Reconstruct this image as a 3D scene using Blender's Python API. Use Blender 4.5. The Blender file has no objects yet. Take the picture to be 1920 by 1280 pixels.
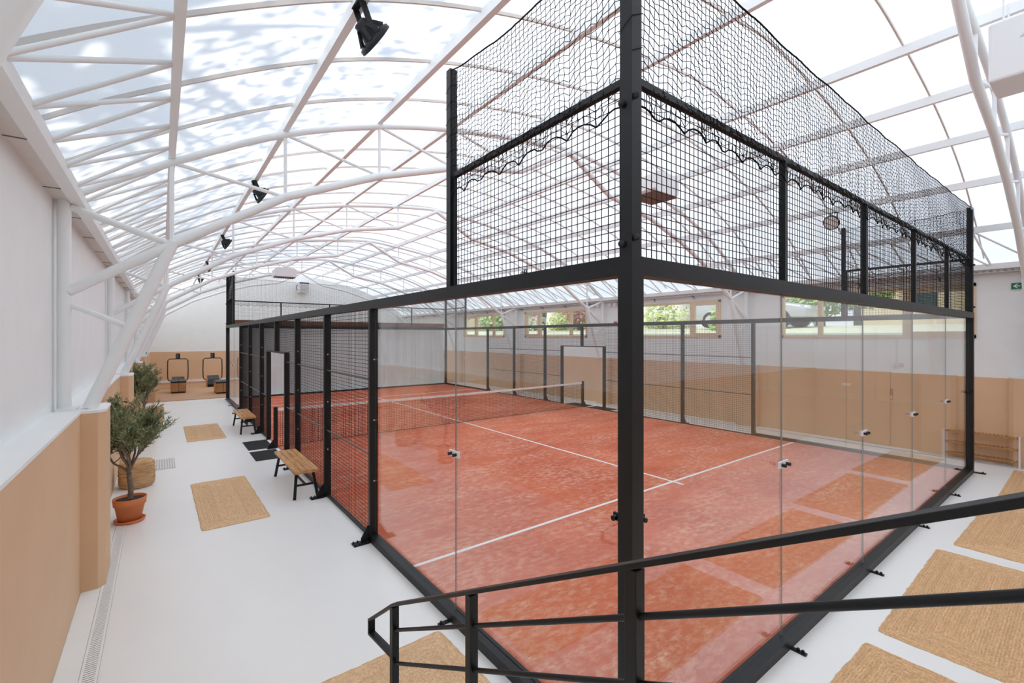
import bpy, math, random
from mathutils import Vector
random.seed(7)
S = bpy.context.scene
COL = S.collection
PI = math.pi

# ------------------------------------------------------------------ camera
cam_d = bpy.data.cameras.new('camera'); cam = bpy.data.objects.new('camera', cam_d); COL.objects.link(cam)
cam_d.sensor_width = 36; cam_d.lens = 862.17*36/1920
cam_d.shift_y = (630.6-640)/1920
cam_d.clip_start = 0.02; cam_d.clip_end = 500
cam.location = (-2.0396, -1.5967, 2.5348)
cam.rotation_euler = (PI/2, 0, -0.6508)
S.camera = cam
# ------------------------------------------------------------------ view / light
S.view_settings.view_transform = 'Standard'; S.view_settings.look = 'None'
S.view_settings.gamma = 1; S.view_settings.use_curve_mapping = False
S.view_settings.exposure = 0.38
try:
    S.cycles.transparent_max_bounces = 24; S.cycles.max_bounces = 9; S.cycles.diffuse_bounces = 6
    S.cycles.glossy_bounces = 4; S.cycles.sample_clamp_indirect = 6
except Exception: pass
W = bpy.data.worlds.new('sky'); S.world = W; W.use_nodes = True
nt = W.node_tree; nt.nodes.clear()
def N(nt, t, **kw):
    n = nt.nodes.new(t)
    for k, v in kw.items(): setattr(n, k, v)
    return n
def ramp(nt, stops):
    r = N(nt, 'ShaderNodeValToRGB'); e = r.color_ramp.elements
    e[0].position, e[0].color = stops[0][0], (*stops[0][1], 1)
    e[1].position, e[1].color = stops[-1][0], (*stops[-1][1], 1)
    for p, c in stops[1:-1]:
        q = e.new(p); q.color = (*c, 1)
    return r
tc = N(nt, 'ShaderNodeTexCoord'); sx = N(nt, 'ShaderNodeSeparateXYZ'); nt.links.new(tc.outputs['Generated'], sx.inputs[0])
grad = ramp(nt, [(0.0, (0.5, 0.5, 0.48)), (0.5, (0.92, 0.97, 1.05)), (0.62, (0.66, 0.80, 1.0)), (1.0, (0.42, 0.58, 0.90))])
mr = N(nt, 'ShaderNodeMapRange'); mr.inputs[1].default_value = -1; mr.inputs[2].default_value = 1
nt.links.new(sx.outputs[2], mr.inputs[0]); nt.links.new(mr.outputs[0], grad.inputs[0])
nz = N(nt, 'ShaderNodeTexNoise'); nz.inputs['Scale'].default_value = 2.6; nz.inputs['Detail'].default_value = 7
nt.links.new(tc.outputs['Generated'], nz.inputs['Vector'])
cr = ramp(nt, [(0.45, (0, 0, 0)), (0.62, (1, 1, 1))]); nt.links.new(nz.outputs['Fac'], cr.inputs[0])
mx = N(nt, 'ShaderNodeMixRGB'); nt.links.new(cr.outputs[0], mx.inputs[0]); nt.links.new(grad.outputs[0], mx.inputs[1])
mx.inputs[2].default_value = (1.05, 1.07, 1.1, 1)
bg = N(nt, 'ShaderNodeBackground'); bg.inputs[1].default_value = 1.0; nt.links.new(mx.outputs[0], bg.inputs[0])
wo = N(nt, 'ShaderNodeOutputWorld'); nt.links.new(bg.outputs[0], wo.inputs[0])

sun_d = bpy.data.lights.new('sun', 'SUN'); sun = bpy.data.objects.new('sun', sun_d); COL.objects.link(sun)
sun_d.energy = 2.6; sun_d.angle = math.radians(1.5); sun_d.color = (1.0, 0.95, 0.88)
SUN_DIR = Vector((-0.68, 0.12, 0.72)).normalized()          # towards the sun
sun.rotation_euler = SUN_DIR.to_track_quat('Z', 'Y').to_euler()
sun.location = (-20, 5, 40)

# ------------------------------------------------------------------ mesh builder
class MB:
    def __init__(s): s.v = []; s.f = []; s.sm = []
    def add(s, vs, fs, smooth=False):
        o = len(s.v); s.v += [tuple(p) for p in vs]
        for f in fs: s.f.append(tuple(i+o for i in f)); s.sm.append(smooth)
        return s
    def box(s, x0, x1, y0, y1, z0, z1):
        if x0 > x1: x0, x1 = x1, x0
        if y0 > y1: y0, y1 = y1, y0
        return s.add([(x0,y0,z0),(x1,y0,z0),(x1,y1,z0),(x0,y1,z0),(x0,y0,z1),(x1,y0,z1),(x1,y1,z1),(x0,y1,z1)],
              [(0,3,2,1),(4,5,6,7),(0,1,5,4),(1,2,6,5),(2,3,7,6),(3,0,4,7)])
    def bar(s, p, q, w, h, up=(0,0,1), caps=True):
        p, q = Vector(p), Vector(q); d = (q-p)
        if d.length < 1e-6: return s
        d.normalize(); u = Vector(up)
        if abs(d.dot(u)) > .98: u = Vector((1,0,0)) if abs(d.x) < .9 else Vector((0,1,0))
        a = d.cross(u).normalized()*(w/2); b = a.cross(d).normalized()*(h/2)
        vs = [p-a-b, p+a-b, p+a+b, p-a+b, q-a-b, q+a-b, q+a+b, q-a+b]
        fs = [(0,1,5,4),(1,2,6,5),(2,3,7,6),(3,0,4,7)]
        if caps: fs += [(0,3,2,1),(4,5,6,7)]
        return s.add(vs, fs)
    def wire(s, p, q, r):
        p, q = Vector(p), Vector(q); d = q-p
        if d.length < 1e-6: return s
        u = Vector((0,0,1)) if abs(d.z) < .9*d.length else Vector((1,0,0))
        a = d.cross(u).normalized()*r; b = d.cross(a).normalized()*r
        o = [a, -.5*a+.87*b, -.5*a-.87*b]
        return s.add([p+k for k in o]+[q+k for k in o], [(0,1,4,3),(1,2,5,4),(2,0,3,5)], True)
    def tube(s, pts, r, n=10, closed=False, caps=True):
        pts = [Vector(p) for p in pts]; m = len(pts)
        rs = r if isinstance(r, (list, tuple)) else [r]*m
        rings = []; prev = None
        for i, p in enumerate(pts):
            if closed: t = pts[(i+1) % m]-pts[i-1]
            else: t = pts[min(i+1, m-1)]-pts[max(i-1, 0)]
            t.normalize()
            if prev is None:
                u = Vector((0,0,1)) if abs(t.z) < .9 else Vector((1,0,0))
                a = t.cross(u).normalized()
            else:
                a = prev - t*prev.dot(t)
                a = a.normalized() if a.length > 1e-5 else t.cross(Vector((0,0,1))).normalized()
            prev = a; b = t.cross(a)
            rings.append([p+(a*math.cos(2*PI*k/n)+b*math.sin(2*PI*k/n))*rs[i] for k in range(n)])
        vs = [v for R in rings for v in R]; fs = []
        L = m if closed else m-1
        for i in range(L):
            j = (i+1) % m
            for k in range(n):
                fs.append((i*n+k, i*n+(k+1) % n, j*n+(k+1) % n, j*n+k))
        s.add(vs, fs, True)
        if caps and not closed:
            s.add(rings[0], [tuple(range(n))[::-1]]); s.add(rings[-1], [tuple(range(n))])
        return s
    def lathe(s, prof, c=(0,0,0), n=32, sq=1.0, smooth=True):
        vs = []; fs = []
        for r, z in prof:
            for k in range(n):
                a = 2*PI*k/n; vs.append((c[0]+r*math.cos(a), c[1]+r*math.sin(a)*sq, c[2]+z))
        for i in range(len(prof)-1):
            for k in range(n):
                fs.append((i*n+k, i*n+(k+1) % n, (i+1)*n+(k+1) % n, (i+1)*n+k))
        fs.append(tuple(range(n))[::-1]); fs.append(tuple((len(prof)-1)*n+k for k in range(n)))
        return s.add(vs, fs, smooth)
    def prism(s, poly, z0, z1):
        n = len(poly)
        return s.add([(x,y,z0) for x,y in poly]+[(x,y,z1) for x,y in poly],
            [tuple(range(n))[::-1], tuple(range(n,2*n))]+[(i,(i+1)%n,n+(i+1)%n,n+i) for i in range(n)])
    def extrude(s, poly, vec):
        n = len(poly); v = Vector(vec); P = [Vector(p) for p in poly]
        return s.add(P+[p+v for p in P], [tuple(range(n))[::-1], tuple(range(n,2*n))]+[(i,(i+1)%n,n+(i+1)%n,n+i) for i in range(n)])
    def ball(s, c, r, n=10, m=7, sc=(1,1,1)):
        vs = []; fs = []
        for i in range(m+1):
            t = PI*i/m
            for k in range(n):
                a = 2*PI*k/n
                vs.append((c[0]+r*sc[0]*math.sin(t)*math.cos(a), c[1]+r*sc[1]*math.sin(t)*math.sin(a), c[2]+r*sc[2]*math.cos(t)))
        for i in range(m):
            for k in range(n): fs.append((i*n+k,(i+1)*n+k,(i+1)*n+(k+1)%n,i*n+(k+1)%n))
        return s.add(vs, fs, True)
    def build(s, name, mat, parent=None, loc=None, bevel=0):
        o0 = Vector((0,0,0))
        if parent is not None:
            p = parent
            while p is not None: o0 += Vector(p.location); p = p.parent
        if loc is not None: o0 = Vector(loc)
        me = bpy.data.meshes.new(name)
        me.from_pydata([(x-o0.x, y-o0.y, z-o0.z) for x,y,z in s.v], [], s.f)
        me.polygons.foreach_set('use_smooth', s.sm)
        me.materials.append(mat); me.update()
        o = bpy.data.objects.new(name, me); COL.objects.link(o)
        if parent is not None: o.parent = parent
        elif loc is not None: o.location = loc
        if bevel:
            b = o.modifiers.new('bevel', 'BEVEL'); b.width = bevel; b.segments = 2; b.limit_method = 'ANGLE'
        return o

def tag(o, label=None, cat=None, group=None, kind=None):
    if label: o['label'] = label
    if cat: o['category'] = cat
    if group: o['group'] = group
    if kind: o['kind'] = kind
    return o
def thing(name, label, cat, loc=(0,0,0), group=None):
    o = bpy.data.objects.new(name, None); COL.objects.link(o); o.location = loc; o.empty_display_size = .1
    return tag(o, label, cat, group)
def struct(name, mb, m, label=None, cat=None, parent=None):
    o = mb.build(name, m, parent)
    if parent is None: tag(o, label, cat, None, 'structure')
    return o
def copy_tree(o, parent=None):
    c = o.copy(); COL.objects.link(c)
    if parent is not None: c.parent = parent
    for ch in list(o.children): copy_tree(ch, c)
    return c

# ------------------------------------------------------------------ materials
def mat(name, col, rough=.6, metal=0.0, var=0.0, vscale=3.0, bump=0.0, bscale=60.0, stretch=(1,1,1), spec=.5, col2=None):
    m = bpy.data.materials.new(name); m.use_nodes = True; t = m.node_tree
    b = t.nodes['Principled BSDF']
    b.inputs['Roughness'].default_value = rough; b.inputs['Metallic'].default_value = metal
    b.inputs['Specular IOR Level'].default_value = spec
    tc = N(t, 'ShaderNodeTexCoord'); mp = N(t, 'ShaderNodeMapping'); mp.inputs['Scale'].default_value = stretch
    t.links.new(tc.outputs['Object'], mp.inputs[0])
    nz = N(t, 'ShaderNodeTexNoise'); nz.inputs['Scale'].default_value = vscale; nz.inputs['Detail'].default_value = 6
    t.links.new(mp.outputs[0], nz.inputs['Vector'])
    lo = tuple(max(0, c*(1-var)) for c in col); hi = tuple(min(1, c*(1+var)) for c in col)
    if col2: lo, hi = col, col2
    r = ramp(t, [(0.32, lo), (0.68, hi)]); t.links.new(nz.outputs['Fac'], r.inputs[0])
    t.links.new(r.outputs[0], b.inputs['Base Color'])
    if bump:
        n2 = N(t, 'ShaderNodeTexNoise'); n2.inputs['Scale'].default_value = bscale; n2.inputs['Detail'].default_value = 4
        t.links.new(mp.outputs[0], n2.inputs['Vector'])
        bp = N(t, 'ShaderNodeBump'); bp.inputs['Strength'].default_value = bump; bp.inputs['Distance'].default_value = .01
        t.links.new(n2.outputs['Fac'], bp.inputs['Height']); t.links.new(bp.outputs[0], b.inputs['Normal'])
    return m
M = {}
M['wall'] = mat('white paint', (.865,.89,.88), .75, var=.015, bump=.12, bscale=40)
M['floor'] = mat('white resin floor', (.905,.905,.885), .32, var=.012, vscale=1.2, spec=.35)
M['tan'] = mat('tan painted plaster', (.72,.48,.295), .6, var=.04, vscale=1.1, bump=.25, bscale=14)
M['cap'] = mat('white sill paint', (.88,.895,.885), .6, var=.015, bump=.15, bscale=20)
M['steel'] = mat('white painted steel', (.86,.88,.875), .45, var=.012)
M['soffit'] = mat('cream gutter metal', (.70,.66,.62), .6, var=.04)
M['black'] = mat('black powder coat', (.008,.009,.010), .45, var=.1, spec=.35)
M['blackm'] = mat('black matt plastic', (.018,.018,.018), .7, var=.1)
M['wire'] = mat('black mesh wire', (.010,.010,.010), .6, spec=.3)
M['rope'] = mat('black netting cord', (.010,.010,.010), .9, spec=.2)
M['rod'] = mat('grey steel rod', (.13,.125,.12), .45, metal=.4)
M['chrome'] = mat('brushed steel', (.55,.55,.55), .3, metal=.9)
M['white'] = mat('white plastic', (.82,.82,.82), .4)
M['terra'] = mat('terracotta pot', (.70,.225,.08), .6, var=.06, vscale=6)
M['soil'] = mat('potting soil', (.05,.03,.02), .95, var=.5, vscale=60, bump=.8, bscale=90)
M['bark'] = mat('olive bark', (.20,.165,.13), .9, var=.3, vscale=20, bump=.7, bscale=50)
M['leaf'] = mat('olive leaves', (.27,.31,.16), .55, var=.4, vscale=9)
M['acacia'] = mat('oiled acacia wood', (.42,.18,.055), .4, vscale=4, stretch=(9,1,6), col2=(.78,.43,.165))
M['wood'] = mat('oak veneer', (.40,.19,.07), .45, vscale=4, stretch=(1,8,1), col2=(.50,.26,.105))
M['slat'] = mat('bamboo slats', (.50,.26,.09), .5, var=.15, vscale=10)
M['vinyl'] = mat('black vinyl cushion', (.02,.021,.022), .45)
M['rubber'] = mat('black rubber mat', (.012,.012,.012), .9, bump=.5, bscale=150)
M['line'] = mat('white court line', (.83,.80,.77), .8, var=.05, vscale=30)
M['tape'] = mat('white net band', (.82,.81,.80), .7)
M['gymfloor'] = mat('tan rubber gym floor', (.53,.30,.165), .65, var=.05, vscale=2)
M['frame'] = mat('beige window frame', (.78,.60,.38), .5, var=.03)
M['curtain'] = mat('grey sheer curtain', (.76,.82,.84), .8, var=.03)
M['brownwood'] = mat('brown header board', (.28,.12,.06), .6, var=.15)
M['galv'] = mat('galvanised metal', (.58,.58,.58), .45, metal=.3, var=.1, vscale=20)
M['green'] = mat('exit sign green', (.0,.20,.075), .5)
M['red'] = mat('red plastic', (.45,.05,.02), .5)
M['grille'] = mat('dark heater louvre', (.20,.17,.15), .6)
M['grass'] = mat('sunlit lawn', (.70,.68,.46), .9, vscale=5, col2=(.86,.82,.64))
M['carS'] = mat('silver car paint', (.50,.52,.54), .25, metal=.3)
M['carW'] = mat('white car paint', (.75,.76,.78), .25)
M['carD'] = mat('dark grey car paint', (.10,.105,.11), .25, metal=.3)
M['carglass'] = mat('car window', (.06,.08,.09), .08)
M['tyre'] = mat('tyre rubber', (.02,.02,.02), .8)
M['lightred'] = mat('red tail lamp', (.55,.03,.02), .3)
M['trunkw'] = mat('pale plane tree bark', (.80,.76,.70), .85, var=.1, vscale=6)
M['trunkd'] = mat('dark tree bark', (.14,.11,.085), .9, var=.2, vscale=6)
M['leafg'] = mat('green tree leaves', (.26,.40,.12), .6, vscale=2.5, col2=(.60,.72,.34))
M['leafy'] = mat('yellow green leaves', (.42,.52,.13), .6, vscale=2.5, col2=(.62,.68,.28))
M['leafr'] = mat('copper red leaves', (.32,.10,.09), .6, vscale=2.5, col2=(.58,.30,.26))
M['leafd'] = mat('dark crown leaves', (.06,.10,.03), .7, vscale=2)
M['house'] = mat('cream render', (.62,.52,.36), .8, var=.04)
M['eave'] = mat('white eaves board', (.8,.8,.8), .6)
M['rooft'] = mat('clay roof tile', (.40,.25,.16), .8, var=.2, vscale=8)

# jute
def strand_mat(name, a, b):
    m = mat(name, a, .9, vscale=70, col2=b, bump=.35, bscale=160, spec=.12)
    t = m.node_tree; at = N(t, 'ShaderNodeAttribute'); at.attribute_name = 'strand'
    src = t.nodes['Principled BSDF'].inputs['Base Color'].links[0].from_socket
    mu = N(t, 'ShaderNodeMixRGB', blend_type='MULTIPLY'); mu.inputs[0].default_value = 1
    t.links.new(src, mu.inputs[1]); t.links.new(at.outputs['Color'], mu.inputs[2]); t.links.new(mu.outputs[0], t.nodes['Principled BSDF'].inputs['Base Color'])
    return m
def jute(name, a, b):
    m = mat(name, a, .9, vscale=26, col2=b, bump=.9, bscale=110, stretch=(1,1,1.0), spec=.15)
    return m
M['jute'] = strand_mat('natural jute braid', (.72,.475,.275), (.97,.72,.47))
M['jute2'] = strand_mat('honey jute braid', (.64,.40,.215), (.92,.63,.375))
M['jutep'] = mat('woven jute cover', (.46,.27,.125), .9, vscale=8, col2=(.76,.50,.28), bump=.8, bscale=26, stretch=(1,1,7), spec=.15)

def mk_turf():
    m = bpy.data.materials.new('red court turf'); m.use_nodes = True; t = m.node_tree; b = t.nodes['Principled BSDF']
    b.inputs['Roughness'].default_value = .95; b.inputs['Specular IOR Level'].default_value = .1
    tc = N(t, 'ShaderNodeTexCoord')
    def noise(scale, st, det=8, rg=.6):
        mp = N(t, 'ShaderNodeMapping'); mp.inputs['Scale'].default_value = st
        t.links.new(tc.outputs['Object'], mp.inputs[0])
        n = N(t, 'ShaderNodeTexNoise'); n.inputs['Scale'].default_value = scale; n.inputs['Detail'].default_value = det
        n.inputs['Roughness'].default_value = rg
        t.links.new(mp.outputs[0], n.inputs['Vector']); return n
    base = noise(.55, (1,.7,1), 5); r1 = ramp(t, [(.35, (.50,.085,.038)), (.65, (.66,.15,.07))]); t.links.new(base.outputs['Fac'], r1.inputs[0])
    big = noise(.9, (.6,2.2,1), 9, .66); rb = ramp(t, [(.34, (.08,.08,.08)), (.64, (1,1,1))]); t.links.new(big.outputs['Fac'], rb.inputs[0])
    fine = noise(8, (1,1.9,1), 12, .74); rf = ramp(t, [(.44, (0,0,0)), (.68, (1,1,1))]); t.links.new(fine.outputs['Fac'], rf.inputs[0])
    ad = N(t, 'ShaderNodeMath', operation='MULTIPLY'); t.links.new(rb.outputs[0], ad.inputs[0])
    a2 = N(t, 'ShaderNodeMath', operation='ADD'); t.links.new(rf.outputs[0], a2.inputs[0]); a2.inputs[1].default_value = .10
    t.links.new(a2.outputs[0], ad.inputs[1])
    mx = N(t, 'ShaderNodeMixRGB'); t.links.new(ad.outputs[0], mx.inputs[0]); t.links.new(r1.outputs[0], mx.inputs[1]); mx.inputs[2].default_value = (.80,.46,.34,1)
    t.links.new(mx.outputs[0], b.inputs['Base Color'])
    g = noise(160, (1,1,1), 2); bp = N(t, 'ShaderNodeBump'); bp.inputs['Strength'].default_value = .4; bp.inputs['Distance'].default_value = .006
    t.links.new(g.outputs['Fac'], bp.inputs['Height']); t.links.new(bp.outputs[0], b.inputs['Normal'])
    return m
M['turf'] = mk_turf()

def mk_glass(name, tint, ior=1.5):
    m = bpy.data.materials.new(name); m.use_nodes = True; t = m.node_tree; t.nodes.clear()
    o = N(t, 'ShaderNodeOutputMaterial'); mix = N(t, 'ShaderNodeMixShader')
    tr = N(t, 'ShaderNodeBsdfTransparent'); tr.inputs[0].default_value = (*tint, 1)
    gl = N(t, 'ShaderNodeBsdfGlossy'); gl.inputs['Roughness'].default_value = 0.0; gl.inputs[0].default_value = (1,1,1,1)
    ge = N(t, 'ShaderNodeNewGeometry'); mi = N(t, 'ShaderNodeMix'); mi.data_type = 'FLOAT'
    mi.inputs[2].default_value = ior; mi.inputs[3].default_value = 1/ior
    t.links.new(ge.outputs['Backfacing'], mi.inputs[0])
    fr = N(t, 'ShaderNodeFresnel'); t.links.new(mi.outputs[0], fr.inputs[0])
    t.links.new(fr.outputs[0], mix.inputs[0]); t.links.new(tr.outputs[0], mix.inputs[1]); t.links.new(gl.outputs[0], mix.inputs[2])
    t.links.new(mix.outputs[0], o.inputs[0]); return m
M['glass'] = mk_glass('court glass', (.975,.985,.98))
M['seal'] = mat('grey glass joint seal', (.22,.24,.23), .5)
M['pane'] = mk_glass('window glass', (.98,.99,.985), 1.45)

def mk_membrane():
    m = bpy.data.materials.new('translucent roof sheet'); m.use_nodes = True; t = m.node_tree; t.nodes.clear()
    o = N(t, 'ShaderNodeOutputMaterial')
    tl = N(t, 'ShaderNodeBsdfTranslucent'); tl.inputs[0].default_value = (.92,.925,.93,1)
    df = N(t, 'ShaderNodeBsdfDiffuse'); df.inputs[0].default_value = (.8,.8,.8,1)
    mx = N(t, 'ShaderNodeMixShader'); mx.inputs[0].default_value = .15
    t.links.new(tl.outputs[0], mx.inputs[1]); t.links.new(df.outputs[0], mx.inputs[2]); t.links.new(mx.outputs[0], o.inputs[0])
    return m
M['roof'] = mk_membrane()

# ------------------------------------------------------------------ setting: roof curve
C0 = 4.21
OFF = [1.17, 2.54, 3.77, 5.0, 6.16]; ZT = [6.03, 5.83, 5.54, 5.10, 4.48]
ZB = [5.47, 5.22, 4.83, 4.305, 3.56]
XL, XR = -2.90, 11.40
YF, YB = -3.0, 28.4
AX = [0]+OFF+[6.95, 7.4]; AZ = [6.13]+ZT+[3.975, 3.62]
def arch(o):
    o = abs(o)
    for i in range(len(AX)-1):
        if o <= AX[i+1]:
            t = (o-AX[i])/(AX[i+1]-AX[i])
            # Catmull-Rom for a smooth arch
            p1, p2 = AZ[i], AZ[i+1]; p0 = AZ[i-1] if i else AZ[1]; p3 = AZ[i+2] if i+2 < len(AZ) else 2*p2-p1
            h1, h2 = AX[i]-(AX[i-1] if i else -AX[1]), AX[i+1]-AX[i]
            h3 = (AX[i+2]-AX[i+1]) if i+2 < len(AX) else h2
            m1 = ((p1-p0)/h1+(p2-p1)/h2)/2 if i else 0.0; m2 = ((p2-p1)/h2+(p3-p2)/h3)/2
            t2, t3 = t*t, t*t*t
            return (2*t3-3*t2+1)*p1+(t3-2*t2+t)*h2*m1+(-2*t3+3*t2)*p2+(t3-t2)*h2*m2
    return AZ[-1]
TY = [-0.62+5.42*k if k == 0 else 4.8+5.36*(k-1) for k in range(6)]

# floor
f = MB(); f.box(-3.4, 12.0, -3.4, 28.8, -.2, 0); floor = struct('floor', f, M['floor'], 'glossy white resin floor of the hall', 'floor')
f = MB(); f.box(-2.68, 11.3, 20.75, 28.38, 0.0, .025)
struct('floor_back', f, M['gymfloor'], 'tan floor of the training area beyond the court', 'floor')

# left wall
wl = MB(); wl.box(-3.1, XL, YF, YB, 0, 4.12)
wall_left = struct('wall_left', wl, M['wall'], 'long white left wall above a tan dado', 'wall')
d = MB(); d.box(XL, -2.68, YF, YB, 0, 1.77); struct('dado', d, M['tan'], parent=wall_left)
d = MB(); d.box(XL, -2.675, YF, YB, 1.77, 1.796); struct('ledge', d, M['cap'], parent=wall_left)
d = MB(); d.box(-2.675, -2.53, YF, YB, 0.0, .006); struct('trim_30', d, M['cap'], 'low white kerb strip along the foot of the left wall', 'kerb')
# pilasters
k = 0
for y in [T+.12 for T in TY[1:]]:
    k += 1; hw = .33
    p = MB(); poly = [(-2.68, y-hw), (-2.55, y-hw), (-2.495, y-hw+.07), (-2.495, y+hw-.07), (-2.55, y+hw), (-2.68, y+hw)]
    p.prism(poly, .006, 1.77)
    o = struct('trim_%d' % k, p, M['tan'], 'tan pilaster of the left wall, number %d counted from the camera' % k, 'pilaster')
    q = MB(); poly2 = [(-2.68, y-hw-.005), (-2.545, y-hw-.005), (-2.49, y-hw+.065), (-2.49, y+hw-.065), (-2.545, y+hw+.005), (-2.68, y+hw+.005)]
    q.prism(poly2, 1.77, 1.797); struct('cap', q, M['cap'], parent=o)
for y in TY:
    k += 1; hw = .30
    p = MB(); p.prism([(11.384, y-hw), (11.384, y+hw), (11.22, y+hw), (11.14, y+hw-.07), (11.14, y-hw+.07), (11.22, y-hw)], 0, 1.72)
    o = struct('trim_%d' % k, p, M['tan'], 'tan pilaster of the right wall, number %d counted from the camera' % (TY.index(y)+1), 'pilaster')
    q = MB(); q.prism([(11.384, y-hw), (11.384, y+hw), (11.22, y+hw), (11.135, y+hw-.065), (11.135, y-hw+.065), (11.22, y-hw)], 1.72, 1.746); struct('cap', q, M['cap'], parent=o)
# soffits / gutters
for s, xa, xb, nm in (('left', -2.93, -2.76, 'cream gutter soffit along the top of the left wall'), ('right', 11.22, 11.45, 'grey gutter soffit along the top of the right wall')):
    k += 1; p = MB(); p.box(xa, xb, YF, YB, 3.90, 3.97); 
    o = struct('trim_%d' % k, p, M['soffit'], nm, 'gutter')
    q = MB(); y = YF+.6
    while y < YB: q.box(xa+.01, xb-.01, y, y+.008, 3.893, 3.90); y += 1.34
    struct('joint', q, M['grille'], parent=o)
# right wall with windows
WIN = [(0.16, 3.93), (5.63, 9.45), (11.12, 15.03), (16.66, 20.48)]
WZ0, WZ1 = 2.50, 3.65
wr = MB(); wr.box(XR, XR+.22, YF, YB, 0, WZ0); wr.box(XR, XR+.22, YF, YB, WZ1, 4.12)
e = [YF]+[v for w in WIN for v in w]+[YB]
for i in range(0, len(e), 2): wr.box(XR, XR+.22, e[i], e[i+1], WZ0, WZ1)
wall_right = struct('wall_right', wr, M['wall'], 'long white right wall with four beige windows above a tan dado', 'wall')
d = MB(); d.box(11.385, XR, YF, 1.56, 0.0, 1.70); d.box(11.385, XR, 2.42, YB, 0.0, 1.72); d.box(11.385, XR, 1.56, 2.42, 1.70, 1.72)
struct('dado', d, M['tan'], parent=wall_right)
d = MB(); d.box(11.31, 11.384, -.46, 1.50, 0.0, 1.70); struct('trim_31', d, M['tan'], 'boxed out tan panel behind the shoe rack', 'panel')
def wframe(name, lab, y0, y1, cuts, sash):
    fr = MB(); t = .07; x0, x1 = 11.37, 11.50
    fr.box(x0, x1, y0, y1, WZ0, WZ0+t); fr.box(x0, x1, y0, y1, WZ1-t, WZ1)
    fr.box(x0, x1, y0, y0+t, WZ0, WZ1); fr.box(x0, x1, y1-t, y1, WZ0, WZ1)
    o = struct(name, fr, M['frame'], lab, 'window')
    ed = [y0+t]+sorted(cuts)+[y1-t]
    for c in cuts:
        q = MB(); q.box(x0, x1, c-.045, c+.045, WZ0+t, WZ1-t); q.build('mullion', M['frame'], o)
    for i in range(len(ed)-1):
        a = ed[i]+(.045 if i else 0); b = ed[i+1]-(.045 if i < len(ed)-2 else 0)
        if i in sash:
            q = MB(); w = .075; xs0, xs1 = 11.36, 11.47
            q.box(xs0, xs1, a+.003, b-.003, WZ0+t, WZ0+t+w); q.box(xs0, xs1, a+.003, b-.003, WZ1-t-w, WZ1-t)
            q.box(xs0, xs1, a+.003, a+w, WZ0+t+w, WZ1-t-w); q.box(xs0, xs1, b-w, b-.003, WZ0+t+w, WZ1-t-w)
            sh = q.build('sash', M['frame'], o)
            h = MB(); h.box(11.335, 11.36, (a+b)/2-.08, (a+b)/2+.08, WZ1-t-.06, WZ1-t-.035); h.build('handle', M['white'], sh)
        q = MB(); q.box(11.43, 11.436, a, b, WZ0+t, WZ1-t); q.build('pane', M['pane'], o)
    return o
wframe('window_1', 'beige window nearest the camera, right behind the far glass corner', *WIN[0], [1.3, 3.0], (0,))
wframe('window_2', 'second beige window, showing a pale tree trunk and parked cars', *WIN[1], [6.6], (0,))
wframe('window_3', 'third beige window, showing copper red foliage', *WIN[2], [12.05, 14.0], (2,))
wframe('window_4', 'small looking beige window farthest down the right wall', *WIN[3], [17.6, 19.2], (2,))
# door in right wall
d = MB(); d.box(11.365, 11.398, 1.57, 2.41, 0.01, 1.70)
door = struct('door_1', d, M['tan'], 'flush tan door in the dado of the right wall', 'door')
q = MB(); q.tube([(11.365, 2.3, .93), (11.32, 2.3, .93), (11.32, 2.17, .93)], .01, 8); q.build('handle', M['chrome'], door)
# back and front walls following the arch
def gable(name, y0, y1, lab):
    xs = [XL-.2+(XR-XL+.42)*i/48 for i in range(49)]
    poly = [(x, y0, max(arch(min(abs(x-C0), 7.3))+.12, 3.7)) for x in xs]
    g = MB(); P = [(xs[0], y0, 0)]+poly+[(xs[-1], y0, 0)]
    P = [(x, y0, z) for x, _, z in P]
    g.extrude(P, (0, y1-y0, 0))
    return struct(name, g, M['wall'], lab, 'wall')
wb = gable('wall_back', YB, YB+.2, 'white arched end wall at the far end of the hall')
d = MB(); d.box(-2.68, 11.36, YB-.03, YB, .025, 1.74); struct('dado', d, M['tan'], parent=wb)
wf = gable('wall_front', YF-.2, YF, 'white arched end wall behind the camera')
d = MB(); d.box(-2.68, 11.36, YF, YF+.03, 0, 1.74); struct('dado', d, M['tan'], parent=wf)
# ceiling membrane
cm = MB(); NX = 64; vs = []; fs = []
XS = [C0-7.25+14.5*i/NX for i in range(NX+1)]
for x in XS:
    z = arch(x-C0)+.185
    vs += [(x, YF-.1, z), (x, YB+.1, z)]
for i in range(NX): fs.append((2*i, 2*i+2, 2*i+3, 2*i+1))
cm.add(vs, fs, True)
ceiling = struct('ceiling', cm, M['roof'], 'curved translucent roof over the whole hall', 'roof')
for kk in range(27):
    y = .02-2*1.05+1.05*kk+.0
    if y < YF or y > YB-.1: continue
    g = MB(); pts = [(x, y, arch(x-C0)+.158) for x in [C0-6.97]+[q for q in XS if abs(q-C0) < 6.9]+[C0+6.97]]
    for a, b in zip(pts, pts[1:]): g.bar(a, b, .020, .034)
    g.build('glazing_bar', M['soffit'], ceiling)

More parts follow.
